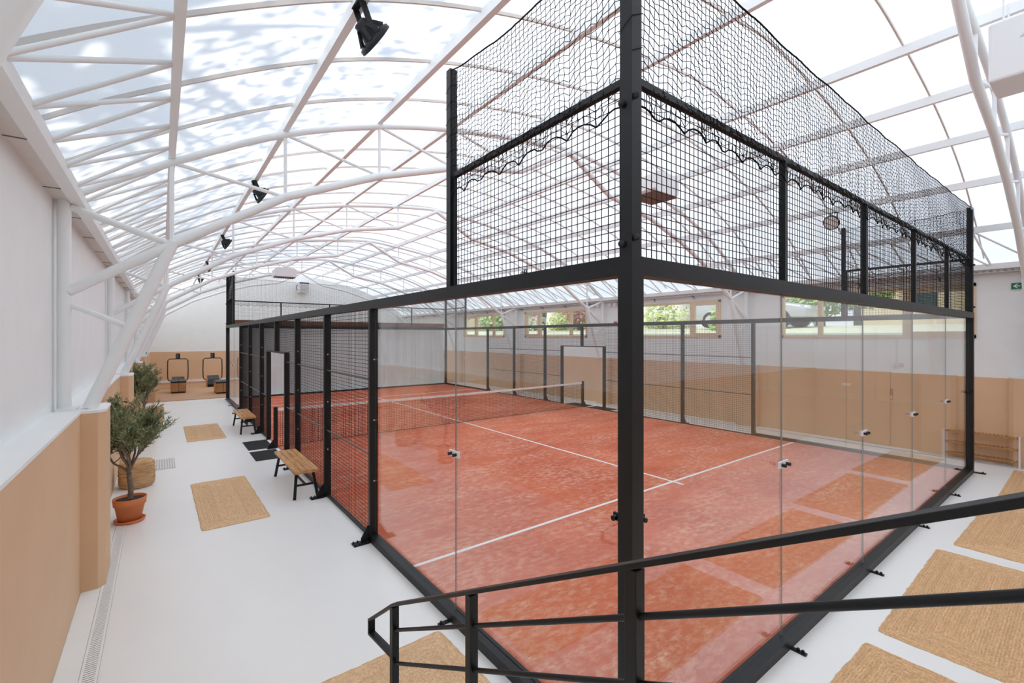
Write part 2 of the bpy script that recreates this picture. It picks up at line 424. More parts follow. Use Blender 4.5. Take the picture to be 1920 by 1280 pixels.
# ------------------------------------------------------------------ roof steel
ordn = ['first', 'second', 'third', 'fourth', 'fifth', 'sixth']
for ti, y in enumerate(TY):
    lab = ('white arched roof truss almost above the camera' if ti == 0 else
           'white arched roof truss, %s one beyond the near glass corner post' % ordn[ti-1])
    t = thing('roof_truss', lab, 'roof truss', (C0, y, 0), 'white arched roof trusses')
    pts = [(C0+o, y, arch(o)) for o in [-6.98+13.96*i/56 for i in range(57)]]
    MB().tube(pts, .043, 12).build('top_chord', M['steel'], t)
    for s in (-1, 1):
        bp = [(C0+s*7.0, y, 2.99)]+[(C0+s*o, y, z) for o, z in zip(OFF[::-1], ZB[::-1])]+[(C0, y, 6.10)]
        MB().tube(bp, .052, 12).build('bottom_chord', M['steel'], t)
        for o, z0, z1 in zip(OFF, ZB, ZT):
            MB().tube([(C0+s*o, y, z0), (C0+s*o, y, z1)], .022, 8).build('vertical', M['steel'], t)
        for i in range(4):   # from the top of one panel down to the bottom of the next towards the ridge
            MB().tube([(C0+s*OFF[i+1], y, ZT[i+1]), (C0+s*OFF[i], y, ZB[i])], .022, 8).build('diagonal', M['steel'], t)
        MB().tube([(C0+s*6.98, y, 3.84), (C0+s*OFF[4], y, ZB[4])], .036, 10).build('strut', M['steel'], t)
        MB().tube([(C0+s*7.0, y, 2.86), (C0+s*6.49, y, 2.62)], .03, 10).build('strut', M['steel'], t)
        end = (C0+s*6.84, y, 1.80 if s < 0 else 1.75)
        sh = -.098 if (ti == 0 and s < 0) else 0
        MB().tube([(C0+s*(OFF[4]-.01)+sh, y, ZB[4]+.03), (end[0]+sh, y, end[2])], .062, 14).build('knee_brace', M['steel'], t)
        zc = 1.82 if s < 0 else 1.77
        cx = C0+s*7.03
        MB().tube([(cx, y, zc), (cx, y, 3.97)], .055, 16).build('column', M['steel'], t)
        b = MB(); b.box(cx-(.05 if s < 0 else .1), cx+.10, y-.13, y+.13, zc-.024, zc); b.build('base_plate', M['steel'], t)
pk = 0
pos = ['lowest on the left', 'second from the left', 'third from the left', 'fourth from the left', 'fifth, just left of the ridge',
       'sixth, just right of the ridge', 'fourth from the right', 'third from the right', 'second from the right', 'lowest on the right']
for o in [-v for v in OFF[::-1]]+OFF:
    z = arch(o)
    g = MB(); g.box(C0+o-.032, C0+o+.032, YF, YB, z+.035, z+.15)
    ob = g.build('roof_purlin', M['steel'], None, (C0+o, 12.0, z+.035))
    tag(ob, 'long white roof purlin, %s' % pos[pk], 'purlin', 'white roof purlins'); pk += 1
for s, nm in ((-1, 'left'), (1, 'right')):
    xe = C0+s*6.93; t = thing('eave_lattice', 'white zigzag lattice girder along the %s eave' % nm, 'lattice girder', (xe, 12, 3.9))
    g = MB(); g.box(xe-.05, xe+.05, YF+.04, YB-.04, 3.875, 3.985); g.build('eave_beam', M['steel'], t)
    y = -1.98; i = 0; dy = .63
    while y < YB-.95:
        pe = (xe-s*.03, y, 3.95); xp = C0+s*(OFF[4]+.02); zp = arch(OFF[4])+.06
        a = (xp, y+.17, zp); b = (xp, y+.78, zp)
        if i < 50:
            MB().tube([pe, a], .018, 7).build('web_tube', M['steel'], t)
            MB().tube([(pe[0], pe[1]+.03, pe[2]), b], .018, 7).build('web_tube', M['steel'], t)
        y += dy; i += 1
# ------------------------------------------------------------------ padel court
H, BH = 2.98, .105
turf = MB(); turf.box(.08, 9.92, .101, 19.899, 0.0, .022)
o = turf.build('court_turf', M['turf'], None, (5, 10, 0)); tag(o, 'red orange artificial turf of the padel court dusted with pale sand', 'turf')
ln = thing('court_lines', 'white lines laid into the red court turf', 'court lines', (5, 10, .022))
for nm, a in (('service_line', (.1, 9.9, 3.025, 3.075)), ('service_line', (.1, 9.9, 16.925, 16.975)), ('centre_line', (4.975, 5.025, 2.85, 17.15))):
    g = MB(); zt = .0262 if nm[0] == 's' else .0258; g.box(*a, .0215, zt); g.build(nm, M['line'], ln)

def pane(mb_axis, a, b, pos, z0, z1):
    g = MB()
    if mb_axis == 'x': g.box(a+.004, b-.004, pos, pos+.012, z0, z1)
    else: g.box(pos, pos+.012, a+.004, b-.004, z0, z1)
    return g
def wires(P, u0, u1, z0, z1, r=.0033, step=.05):
    """P(u,z) -> point; square welded wire mesh"""
    g = MB(); n = max(1, round((u1-u0)/step)); m = max(1, round((z1-z0)/step))
    for i in range(n+1):
        u = u0+(u1-u0)*i/n; g.wire(P(u, z0), P(u, z1), r)
    for j in range(m+1):
        z = z0+(z1-z0)*j/m; g.wire(P(u0, z), P(u1, z), r)
    return g
def foot(parent, ax, pos, side):
    """outward base plate with gusset for a side post; side = -1 on the left, +1 on the right"""
    x = 0 if side < 0 else 10
    g = MB(); xa, xb = sorted((x+side*.005, x+side*.20)); g.box(xa, xb, pos-.06, pos+.06, 0.0, .012)
    fo = g.build('foot_plate', M['black'], parent)
    q = MB(); q.extrude([(x, pos-.01, .012), (x+side*.10, pos-.01, .012), (x+side*.10, pos-.01, .06), (x+side*.02, pos-.01, .20), (x, pos-.01, .20)], (0, .02, 0))
    q.build('gusset', M['black'], fo)
    q = MB()
    for a in (.03, .13, .18):
        for b in (-.04, .04): q.lathe([(.012, 0), (.012, .012), (.006, .02)], (x+side*a, pos+b, .012), 8)
    q.build('bolts', M['blackm'], fo)
def end_wall(y, s, lab):
    """short glass wall; s=+1: inside is towards +y"""
    t = thing('glass_end_wall', lab, 'glass wall', (5, y, 0), 'glass end walls of the court')
    ya, yb = sorted((y, y+s*.10))
    g = MB(); g.box(.1, 9.9, ya, yb, H-BH, H-.001); g.build('top_beam', M['black'], t)
    g = MB(); g.box(.1, 9.9, ya, yb, 0.0, .085); g.build('base_rail', M['black'], t)
    yg = y+s*.065
    for i in range(5):
        pane('x', .1 if i == 0 else 2*i, 9.9 if i == 4 else 2*i+2, yg-.006, .085, H-BH).build('glass_pane', M['glass'], t)
    for i in range(1, 5):
        g = MB(); g.box(2*i-.0017, 2*i+.0017, yg-.006, yg+.006, .086, H-BH-.001); g.build('pane_joint', M['seal'], t)
    for x_, dx in ((0, 1), (10, -1)):
        g = MB(); xa_, xb_ = sorted((x_+dx*.10, x_+dx*.17)); yq = sorted((yg-s*.008, yg-s*.022)); g.box(xa_, xb_, yq[0], yq[1], 1.47, 1.515)
        g.tube([(x_+dx*.145, yg-s*.02, 1.492), (x_+dx*.145, yg-s*.05, 1.492)], .014, 10); g.build('corner_clamp', M['black'], t)
    for i in range(1, 5):
        g = MB(); ym = sorted((yg-s*.008, yg-s*.022)); g.box(2*i-.085, 2*i+.085, ym[0], ym[1], 1.465, 1.52)
        c = g.build('pane_clamp', M['white'], t, bevel=.003)
        q = MB()
        for dx in (-.04, .04): q.tube([(2*i+dx, yg-s*.02, 1.492), (2*i+dx, yg-s*.055, 1.492)], .014, 10)
        q.build('clamp_knobs', M['blackm'], c)
    for x0, dx in ((0, .1), (10, -.1)):
        g = MB(); xa, xb = sorted((x0, x0+dx))
        g.box(xa, xb, ya, yb, 0.0, H); g.build('corner_post', M['black'], t)
    for x in ([2.03, 4.04, 6.02, 8.02] if s > 0 else [2, 4, 6, 8]):
        g = MB(); a, b = sorted((y-s*.0, y-s*.11)); g.box(x-.02, x+.02, a, b, 0, .012)
        g.lathe([(.013, 0), (.013, .014), (.007, .022)], (x, y-s*.085, .012), 8); g.lathe([(.013, 0), (.013, .014), (.007, .022)], (x, y-s*.05, .012), 8)
        g.build('floor_bracket', M['black'], t)
    for x in (0, 10):
        g = MB(); a, b = sorted((y-s*.0, y-s*.15)); g.box(x-.03, x+.06, a, b, 0, .012); g.lathe([(.013, 0), (.013, .02)], (x+.02, y-s*.11, .012), 8)
        g.build('floor_bracket', M['black'], t)
    # upper wire fence
    yu = y+s*.05
    for i in range(6):
        x = [.05, 2, 4, 6, 8, 9.95][i]
        zt = 4.94 if i in (0, 5) else 3.96; w = .075 if i in (0, 5) else .05
        if i in (0, 5): continue
        g = MB(); g.box(x-w/2, x+w/2, yu-w/2, yu+w/2, H, zt); g.build('upper_post', M['black'], t)
    for x in (.05, 9.95):
        g = MB(); g.box(x-.042, x+.042, yu-.042, yu+.042, H, 4.94)
        p = g.build('net_post', M['black'], t)
        q = MB(); q.tube([(x+.046*a_, yu+.046*b_, 4.1+.2*(i_+j_/4)*.95) for i_ in range(4) for j_, (a_, b_) in enumerate(((-1,-1),(1,-1),(1,1),(-1,1)))], .0022, 5)
        q.build('cord_winding', M['rope'], p)
        q = MB()
        for zz in (3.08, 3.86): q.ball((x-.02, yu-s*.055, zz), .02, 10, 6); q.ball((x+(.055 if x > 5 else -.055), yu+s*.02, zz-.03), .02, 10, 6)
        q.build('knobs', M['blackm'], p)
    g = MB(); g.box(.092, 9.908, yu-.02, yu+.02, 3.955, 3.995); g.build('top_tube', M['black'], t)
    for i in range(5):
        a = [.092, 2.025, 4.025, 6.025, 8.025][i]; b = [1.975, 3.975, 5.975, 7.975, 9.908][i]
        wires(lambda u, z: (u, yu, z), a, b, H+.01, 3.95).build('wire_panel', M['wire'], t)
    return t
end_wall(0.0, 1, 'near glass end wall with black beam and wire fence above, facing the camera')
end_wall(20.0, -1, 'far glass end wall standing in front of the grey curtain')

def side_wall(x, s, lab):
    """long side; s=+1: inside is towards +x"""
    t = thing('side_fence', lab, 'court fence', (x, 10, 0), 'long side fences of the court')
    xa, xb = sorted((x, x+s*.10))
    g = MB(); g.box(xa, xb, .1, 19.9, H-BH, H); g.build('top_beam', M['black'], t)
    for a, b in ((.1, 4.0), (16.0, 19.9)):
        g = MB(); g.box(xa, xb, a, b, 0.0, .085); g.build('base_rail', M['black'], t)
    xm = sorted((x+s*.04, x+s*.075))
    for a, b in ((4.0, 9.0), (11.0, 16.0)):
        g = MB(); g.box(xm[0], xm[1], a, b, 0.0, .045); g.build('base_rail', M['black'], t)
    xg = x+s*.065
    for a, b in ((.1, 2), (2, 4-.035), (16.035, 18), (18, 19.9)):
        pane('y', a, b, xg-.006, .085, H-BH).build('glass_pane', M['glass'], t)
    for y in (2, 18):
        g = MB(); g.box(xg-.006, xg+.006, y-.0017, y+.0017, .086, H-BH-.001); g.build('pane_joint', M['seal'], t)
    for y_, dy in ((0, 1), (20, -1)):
        g = MB(); ya_, yb_ = sorted((y_+dy*.10, y_+dy*.17)); xq = sorted((xg-s*.008, xg-s*.022)); g.box(xq[0], xq[1], ya_, yb_, 1.475, 1.52)
        g.tube([(xg-s*.02, y_+dy*.145, 1.497), (xg-s*.055, y_+dy*.145, 1.497)], .016, 10); g.build('corner_clamp', M['black'], t)
    for y in (2, 18):
        g = MB(); q = sorted((xg-s*.008, xg-s*.022)); g.box(q[0], q[1], y-.085, y+.085, 1.455, 1.51)
        c = g.build('pane_clamp', M['white'], t, bevel=.003)
        k2 = MB()
        for dy in (-.04, .04): k2.tube([(xg-s*.02, y+dy, 1.482), (xg-s*.055, y+dy, 1.482)], .014, 10)
        k2.build('clamp_knobs', M['blackm'], c)
    for y in (4, 6, 8, 12, 14, 16):
        g = MB(); g.box(xa, xb, y-.035, y+.035, 0.0, H-BH)
        p = g.build('post', M['black'], t, bevel=.004)
        q = MB()
        for z in (.75, 1.5, 2.25): q.ball((x+s*.05, y-.036, z), .011, 8, 5)
        q.build('bolts', M['chrome'], p)
        foot(t, 'y', y, -s)
    for y in (2.0, 18.0):
        g = MB(); a, b = sorted((x, x-s*.11)); g.box(a, b, y-.02, y+.02, 0, .012)
        g.lathe([(.013, 0), (.013, .014), (.007, .022)], (x-s*.085, y, .012), 8); g.build('floor_bracket', M['black'], t)
    # door portal
    for y in (8.965, 11.035):
        g = MB(); g.box(xa, xb, y-.035, y+.035, 0, 2.2); g.build('door_post', M['black'], t, bevel=.004)
    g = MB(); g.box(xa, xb, 9.0, 11.0, 2.165, 2.2); g.build('door_lintel', M['black'], t)
    g = MB(); g.box(xa, xb, 9.965, 10.035, 2.2, H-BH); g.build('short_post', M['black'], t)
    P = lambda u, z: (x+s*.058, u, z)
    for a, b, z0 in ((4.035, 5.965, .045), (6.035, 7.965, .045), (8.035, 8.93, .045), (8.93, 9.965, 2.2), (10.035, 11.07, 2.2), (11.07, 11.965, .045), (12.035, 13.965, .045), (14.035, 15.965, .045)):
        wires(P, a, b, z0, H-BH).build('wire_panel', M['wire'], t)
        if z0 < 1:
            for z in (1.05, 2.0):
                MB().tube([(x+s*.045, a, z), (x+s*.045, b, z)], .011, 8).build('mesh_rail', M['rod'], t)
    # high ends
    for ya, yb, yp in ((.092, 2.0, 2.05), (18.0, 19.908, 17.95)):
        xu = x+s*.05
        g = MB(); g.box(xu-.035, xu+.035, yp-.035, yp+.035, H, 4.94); p = g.build('net_post', M['black'], t)
        q = MB(); q.tube([(xu+.039*a_, yp+.039*b_, 4.05+.145*(i_+j_/4)) for i_ in range(6) for j_, (a_, b_) in enumerate(((-1,-1),(1,-1),(1,1),(-1,1)))], .0022, 5)
        q.build('cord_winding', M['rope'], p)
        g = MB(); g.box(xu-.02, xu+.02, ya, yb, 3.955, 3.995); g.build('top_tube', M['black'], t)
        wires(lambda u, z: (xu, u, z), ya+.02, yb-.02, H+.01, 3.95).build('wire_panel', M['wire'], t)
        for e_ in (ya+.012, yb-.012):
            g = MB(); g.box(xu-.014, xu+.014, e_-.014, e_+.014, H, 3.955); g.build('panel_upright', M['black'], t)
    return t
side_wall(0.0, 1, 'left side fence of the court with two wooden benches in front')
side_wall(10.0, -1, 'right side fence of the court along the wall with the windows')

def rope_net(P, u0, u1, sag, zlo, ztop, period, phase, step=.047):
    """hanging cord net: P(u,z,off) -> point. The hem hangs in scallops below the tube."""
    g = MB(); n = round((u1-u0)/step); L = u1-u0
    def top(u):
        w = (u-u0)/L; return ztop-sag*4*w*(1-w)+.006*math.sin(9*u)
    def bot(u): return zlo+.075*abs(math.sin(PI*(u-phase)/period))**.6
    m = round((ztop-zlo)/step)
    rnd = random.Random(int(u1*10+ztop*100+n))
    grid = []
    for i in range(n+1):
        u = u0+L*i/n; zt, zb = top(u), bot(u); r_ = []
        for j in range(m+1):
            z = zb+(zt-zb)*j/m; sgn = 1 if (i+j) % 2 else -1
            inside = 0 < j < m
            r_.append(P(u+(sgn*.003 if inside and 0 < i < n else 0)+rnd.uniform(-.003, .003), z+(sgn*.006 if inside else 0)+rnd.uniform(-.003, .003), .012*math.sin(u*7+j*.5) if z < 3.93 else .004*math.sin(u*3+j*.3)))
        grid.append(r_)
    for i in range(n+1):
        for j in range(m):
            g.wire(grid[i][j], grid[i][j+1], .0025)
    for i in range(n):
        for j in range(1, m):
            g.wire(grid[i][j], grid[i+1][j], .0025)
    for j, r in ((0, .006), (m, .007)):
        for i in range(n): g.wire(grid[i][j], grid[i+1][j], r)
    return g
gp = 'cord nets above the court'
def net(name_lab, P, u0, u1, sag, phase, loc):
    o = rope_net(P, u0, u1, sag, 3.76, 4.925, .25, phase).build('cord_net', M['rope'], None, loc)
    tag(o, name_lab, 'net', gp)
net('long black cord net over the near end wall', lambda u, z, f_: (u, .015+f_ if z < 3.955 else .03+f_, z), .095, 9.905, .07, .26, (5, .05, 3.76))
net('short black cord net left of the near corner post', lambda u, z, f_: (.015+f_ if z < 3.955 else .03+f_, u, z), .095, 2.01, .10, .02, (.05, 1.05, 3.76))
net('short black cord net at the right end of the near wall', lambda u, z, f_: (9.985-f_ if z < 3.955 else 9.97-f_, u, z), .095, 2.01, .08, .02, (9.95, 1.05, 3.76))
net('long black cord net over the far end wall', lambda u, z, f_: (u, 19.985-f_ if z < 3.955 else 19.97-f_, z), .095, 9.905, .07, .26, (5, 19.95, 3.76))
net('short black cord net at the far left corner of the court', lambda u, z, f_: (.015+f_ if z < 3.955 else .03+f_, u, z), 17.99, 19.905, .08, .02, (.05, 19, 3.76))
net('short black cord net at the far right corner of the court', lambda u, z, f_: (9.985-f_ if z < 3.955 else 9.97-f_, u, z), 17.99, 19.905, .08, .02, (9.95, 19, 3.76))

# tennis net
t = thing('court_net', 'black padel net with white top band across the middle of the court', 'court net', (5, 10, 0))
for x in (.02, 9.98):
    g = MB(); g.box(x-.04, x+.04, 9.965, 10.035, 0.0, .93); p = g.build('net_post', M['black'], t, bevel=.004)
    q = MB(); sx_ = 1 if x < 5 else -1
    q.extrude([(x-sx_*.0, 9.96, .022), (x-sx_*.16, 9.96, .022), (x-sx_*.16, 9.96, .05), (x-sx_*.04, 9.96, .22), (x, 9.96, .22)], (0, .012, 0))
    q.box(x-.17 if x < 5 else x+.0, x-.0 if x < 5 else x+.17, 9.93, 10.07, 0.0, .022); q.build('gusset', M['black'], p)
g = MB(); n = 214; m = 18
def nz_(i): 
    w = i/n; return .90-.03*4*w*(1-w)
grid = [[(.07+9.86*i/n, 10.0+.004*math.sin(i*.4+j*.7), .035+(nz_(i)-.055-.035)*j/m) for j in range(m+1)] for i in range(n+1)]
for i in range(n+1):
    for j in range(m): g.wire(grid[i][j], grid[i][j+1], .0038)
for i in range(n):
    for j in range(m+1): g.wire(grid[i][j], grid[i+1][j], .0038 if j else .007)
g.build('mesh', M['rope'], t)
g = MB()
for i in range(n): g.bar((.07+9.86*i/n, 10, nz_(i)-.03), (.07+9.86*(i+1)/n, 10, nz_(i+1)-.03), .012, .06, caps=False)
g.build('top_band', M['tape'], t)
g = MB()
for i in range(1, 22): 
    x = .07+9.86*i/22; g.box(x-.008, x+.008, 9.988, 10.012, nz_(round(i*n/22))-.046, nz_(round(i*n/22))-.03)
g.build('band_eyelets', M['rod'], t)

# door mats
for x0, x1, y0, y1, lab in ((-.51, -.005, 10.06, 11.05, 'thin black rubber mat at the left gate, the one beyond the net post'),
                       (-.52, -.005, 8.97, 9.86, 'thin black rubber mat at the left gate, the one nearer the camera'),
                       (10.005, 10.55, 10.02, 10.95, 'thin black rubber mat at the right gate, beyond the net post'),
                       (10.005, 10.55, 8.9, 9.86, 'thin black rubber mat at the right gate, nearer the camera')):
    g = MB(); g.box(x0, x1, y0, y1, 0, .008); o = g.build('rubber_mat', M['rubber'], None, ((x0+x1)/2, (y0+y1)/2, 0)); tag(o, lab, 'mat', 'black mats at the gates')

# ------------------------------------------------------------------ rugs
def rug_mesh(hx, hy, seed, m):
    rnd = random.Random(seed); g = MB(); NR = 2*int((hx-.012)/.0195); na, nb = 16, 44
    wob = [rnd.uniform(-1, 1) for _ in range(40)]
    def pert(t, k): return sum(wob[(k+q*3) % 40]*math.sin(t*(3+q*4)+k*.7+q) for q in range(4))*.25
    def ring(d):
        ax, ay = hx-d, max(hy-d, .01); ax = max(ax, .002); pts = []
        c = [(-ax, -ay), (ax, -ay), (ax, ay), (-ax, ay)]
        for s_ in range(4):
            a, b = c[s_], c[(s_+1) % 4]; n = na if s_ % 2 == 0 else nb
            for i in range(n):
                w = i/n; pts.append((a[0]+(b[0]-a[0])*w, a[1]+(b[1]-a[1])*w))
        return pts
    L = 2*(na+nb); vs = []; fs = []
    for k in range(NR+1):
        d = (hx-.004)*k/NR; r = ring(d); z = .0125 if k % 2 else .0065
        if k == 0: z = .005
        amp = .015 if k < 10 else .008
        for i, (x, y) in enumerate(r):
            th = i/L*2*PI
            # keep corners slightly rounded
            cc = max(0, abs(x)/(hx-d+1e-6)+abs(y)/(hy-d+1e-6)-1.93)/.07
            sc = 1-.012*min(cc, 1)/max(hx-d, .1)*hx if k < 10 else 1
            vs.append((x*sc+amp*pert(th*5, 1)+rnd.uniform(-.0012, .0012), y*(1-.008*min(cc, 1))+amp*pert(th*5, 2)+rnd.uniform(-.0012, .0012), z+rnd.uniform(-.001, .001)))
    for k in range(NR):
        for i in range(L): fs.append((k*L+i, k*L+(i+1) % L, (k+1)*L+(i+1) % L, (k+1)*L+i))
    base = [(x, y, 0.0) for x, y, z in vs[:L]]; o_ = len(vs); vs += base
    for i in range(L): fs.append((o_+i, o_+(i+1) % L, (i+1) % L, i))
    fs.append(tuple(o_+i for i in range(L))[::-1])
    fs.append(tuple(NR*L+i for i in range(L)))
    g.add(vs, fs, False); o = g.build('jute_rug', m)
    ca = o.data.color_attributes.new('strand', 'FLOAT_COLOR', 'POINT')
    tone = [rnd.uniform(.93, 1.08)*(1.0 if q % 2 else .90) for q in range(NR+1)]
    for vi in range(len(vs)):
        q = min(vi//L, NR); c_ = tone[q]*rnd.uniform(.90, 1.06); ca.data[vi].color = (c_, c_*rnd.uniform(.97, 1.0), c_*rnd.uniform(.93, 1.0), 1)
    return o.data, o
r1, o1 = rug_mesh(.405, 1.20, 1, M['jute']); bpy.data.objects.remove(o1)
r2, o2 = rug_mesh(.435, 1.23, 2, M['jute2']); bpy.data.objects.remove(o2)
r3, o3 = rug_mesh(.435, 1.23, 5, M['jute2']); bpy.data.objects.remove(o3)
def rug(me, x, y, rz, lab):
    o = bpy.data.objects.new('jute_rug', me); COL.objects.link(o); o.location = (x, y, 0.0); o.rotation_euler = (0, 0, rz)
    tag(o, lab, 'rug', 'braided jute rugs')
rug(r1, -1.235, 6.80, .01, 'braided jute rug on the left aisle in front of the nearer bench')
rug(r1, -1.155, 13.07, .0, 'braided jute rug on the left aisle beside the farther bench')
rug(r1, -1.33, 1.515, PI/2+.015, 'braided jute rug under the foot of the black stair railing')
rug(r2, 1.36, -.75, PI/2-.02, 'braided jute rug at the bottom edge, first of the row along the near glass wall')
rug(r3, 4.09, -.76, PI/2+.02, 'big braided jute rug crossed by the middle rail, second along the near glass wall')
rug(r2, 6.84, -.84, PI/2-.01, 'braided jute rug under the handrail line, third along the near glass wall')
rug(r3, 9.6, -.88, PI/2+.015, 'braided jute rug near the shoe rack, last along the near glass wall')

# ------------------------------------------------------------------ benches
def bench(x, y, L, lab):
    t = thing('bench', lab, 'bench', (x, y, 0), 'wooden benches beside the court')
    top = MB(); w = .36
    for i in range(4):
        a = -w/2+i*w/4; top.box(x+a+.003, x+a+w/4-.003, y-L/2, y+L/2, .412, .445)
    for yy in (-L/2+.02, L/2-.05): top.box(x-w/2+.01, x+w/2-.01, y+yy, y+yy+.03, .392, .412)
    top.build('seat', M['acacia'], t, bevel=.003)
    for sx_ in (-1, 1):
        for sy in (-1, 1):
            MB().bar((x+sx_*.12, y+sy*(L/2-.16), .40), (x+sx_*.17, y+sy*(L/2-.05), 0.0), .04, .03, (0,1,0)).build('leg', M['black'], t)
    for sy in (-1, 1):
        MB().bar((x-.15, y+sy*(L/2-.105), .2), (x+.15, y+sy*(L/2-.105), .2), .025, .03).build('stretcher', M['black'], t)
    MB().bar((x, y-L/2+.105, .2), (x, y+L/2-.105, .2), .025, .03).build('stretcher', M['black'], t)
    for sy in (-1, 1):
        MB().bar((x-.13, y+sy*(L/2-.16), .385), (x+.13, y+sy*(L/2-.16), .385), .03, .02).build('crossbar', M['black'], t)
bench(-.235, 6.87, 1.62, 'slatted wooden bench with black legs, the nearer one beside the mesh fence')
bench(-.25, 12.85, 1.62, 'slatted wooden bench with black legs, the farther one beside the mesh fence')

# ------------------------------------------------------------------ poufs
def pouf(x, y, r, h, lab):
    pr = [(r*.30, 0.002), (r*.82, .004), (r*.93, .03), (r*.985, .08), (r, h*.35), (r, h*.6), (r*.985, h-.08), (r*.93, h-.03), (r*.8, h-.006), (r*.4, h), (.01, h+.002)]
    prof = []
    for (a, b), (c, d_) in zip(pr, pr[1:]):
        for q in range(5):
            w = q/5; z = b+(d_-b)*w; prof.append((a+(c-a)*w+(.004*math.sin(z*2*PI/.03) if .03 < z < h-.03 else 0), z))
    prof.append(pr[-1])
    o = MB().lathe(prof, (x, y, 0), 40).build('pouf', M['jutep'], None, (x, y, 0))
    tag(o, lab, 'pouf', 'woven jute poufs by the left wall')
pouf(-2.375, 8.46, .248, .44, 'round woven jute pouf right behind the nearer olive tree pot')
pouf(-2.40, 12.80, .26, .44, 'round woven jute pouf half hidden behind olive leaves, in front of the farther pot')
pouf(-2.27, 15.85, .29, .44, 'round woven jute pouf farthest along the left wall')

# ------------------------------------------------------------------ olive trees
def olive(x, y, hgt, seed, lab, spread):
    rnd = random.Random(seed)
    t = thing('potted_olive_tree', lab, 'potted tree', (x, y, 0), 'potted olive trees by the left wall')
    s_ = MB().lathe([(.05, 0), (.15, 0), (.17, .02), (.175, .04), (.165, .042), (.15, .02), (.02, .018)], (x, y, .001), 36); s_.build('saucer', M['terra'], t)
    p = MB().lathe([(.05, .02), (.125, .02), (.165, .235), (.178, .238), (.186, .33), (.178, .333), (.170, .30), (.02, .295)], (x, y, .001), 40); p.build('pot', M['terra'], t)
    so = MB().lathe([(.168, .28), (.167, .300), (.12, .306), (.06, .312), (.01, .315)], (x, y, .001), 30); so.build('soil', M['soil'], t)
    tr = MB(); th = hgt*.42
    tp = [Vector((x+.005, y, .30)), Vector((x+.012, y+.01, .45)), Vector((x-.005, y, .60)), Vector((x-.012, y+.01, .75)), Vector((x+.0, y+.0, th))]
    tr.tube(tp, [.036, .031, .029, .028, .026], 10)
    twigs = []
    def grow(p0, d, L, r, depth):
        pts = [p0]; p = p0.copy(); dd = d.copy(); n = 5
        for i in range(n):
            dd = (dd+Vector((rnd.uniform(-.25,.25), rnd.uniform(-.25,.25), rnd.uniform(-.05,.22)))).normalized()
            p = p+dd*L/n
            p.x = max(p.x, -2.60 if p.z < 1.88 else -2.80)
            pts.append(p.copy())
        tr.tube(pts, [r*(1-.6*i/n) for i in range(n+1)], 6 if depth else 8)
        if depth >= 2: twigs.append(pts); return
        for i in range(2, n+1):
            for _ in range(2):
                q = (dd*.7+Vector((rnd.uniform(-1,1), rnd.uniform(-1,1), rnd.uniform(-.25,.9)))).normalized()
                grow(pts[i], q, L*rnd.uniform(.45,.7), r*.45, depth+1)
    for k_ in range(6):
        a = k_*2*PI/6+rnd.uniform(-.4,.4)
        grow(tp[-1]-Vector((0,0,rnd.uniform(0,.12))), Vector((math.cos(a)*.6, math.sin(a)*.6, rnd.uniform(.35,1.3))).normalized(), spread*rnd.uniform(.75,1.3), .016, 0)
    grow(tp[-1], Vector((.05,0,1)), spread*1.15, .018, 0)
    tr.build('trunk', M['bark'], t)
    lf = MB()
    def leaf(p, d, L, w):
        side = d.cross(Vector((rnd.uniform(-1,1), rnd.uniform(-1,1), rnd.uniform(-1,1))))
        if side.length < 1e-3: return
        side.normalize(); up = side.cross(d)*.12*w
        lf.add([p, p+d*L*.35+side*w+up, p+d*L*.7+side*w*.8+up, p+d*L, p+d*L*.7-side*w*.8+up, p+d*L*.35-side*w+up], [(0,1,2,3), (0,3,4,5)])
    for pts in twigs:
        for a, b in zip(pts, pts[1:]):
            dd = (b-a).normalized()
            for w in (0.0, .5):
                p = a.lerp(b, w)
                for sgn in range(2):
                    d_ = (dd*.8+Vector((rnd.uniform(-1,1), rnd.uniform(-1,1), rnd.uniform(-.7,.9)))*.8).normalized()
                    leaf(p, d_, rnd.uniform(.045,.08), rnd.uniform(.005,.0085))
        dd = (pts[-1]-pts[-2]).normalized(); leaf(pts[-1], dd, .05, .006)
    lf.build('foliage', M['leaf'], t)
olive(-2.39, 6.60, 1.85, 11, 'potted olive tree nearest the camera, in a terracotta pot behind the first pilaster', .50)
olive(-2.40, 13.75, 2.0, 23, 'potted olive tree farther along the left wall, pot mostly hidden', .52)

# ------------------------------------------------------------------ drains and floor plates
k2 = 0
for xa, xb, lab in ((-2.525, -2.42, 'narrow white slotted drain grating along the left wall'), (11.02, 11.12, 'narrow white slotted drain grating along the right wall')):
    t = thing('drain_grating', lab, 'drain', ((xa+xb)/2, 10, 0))
    g = MB(); g.box(xa, xb, YF+.1, 20.6, .0, .0035); g.build('grating_body', M['grille'], t)
    g = MB(); g.box(xa, xa+.016, YF+.1, 20.6, .0, .007); g.box(xb-.016, xb, YF+.1, 20.6, 0, .007)
    y = YF+.12
    while y < 20.5: g.box(xa, xb, y, y+.019, .0, .0065); y += .0285
    g.build('slats', M['cap'], t)
t = thing('floor_plate', 'grey ribbed metal plate set in the floor behind the nearer pouf', 'floor plate', (-2.0, 9.86, 0))
g = MB(); g.box(-2.17, -1.83, 9.41, 10.32, 0, .004); g.build('plate', M['galv'], t)
g = MB()
for i in range(8): g.box(-2.15+i*.041, -2.15+i*.041+.018, 9.43, 10.30, .004, .008)
g.build('ribs', M['white'], t)

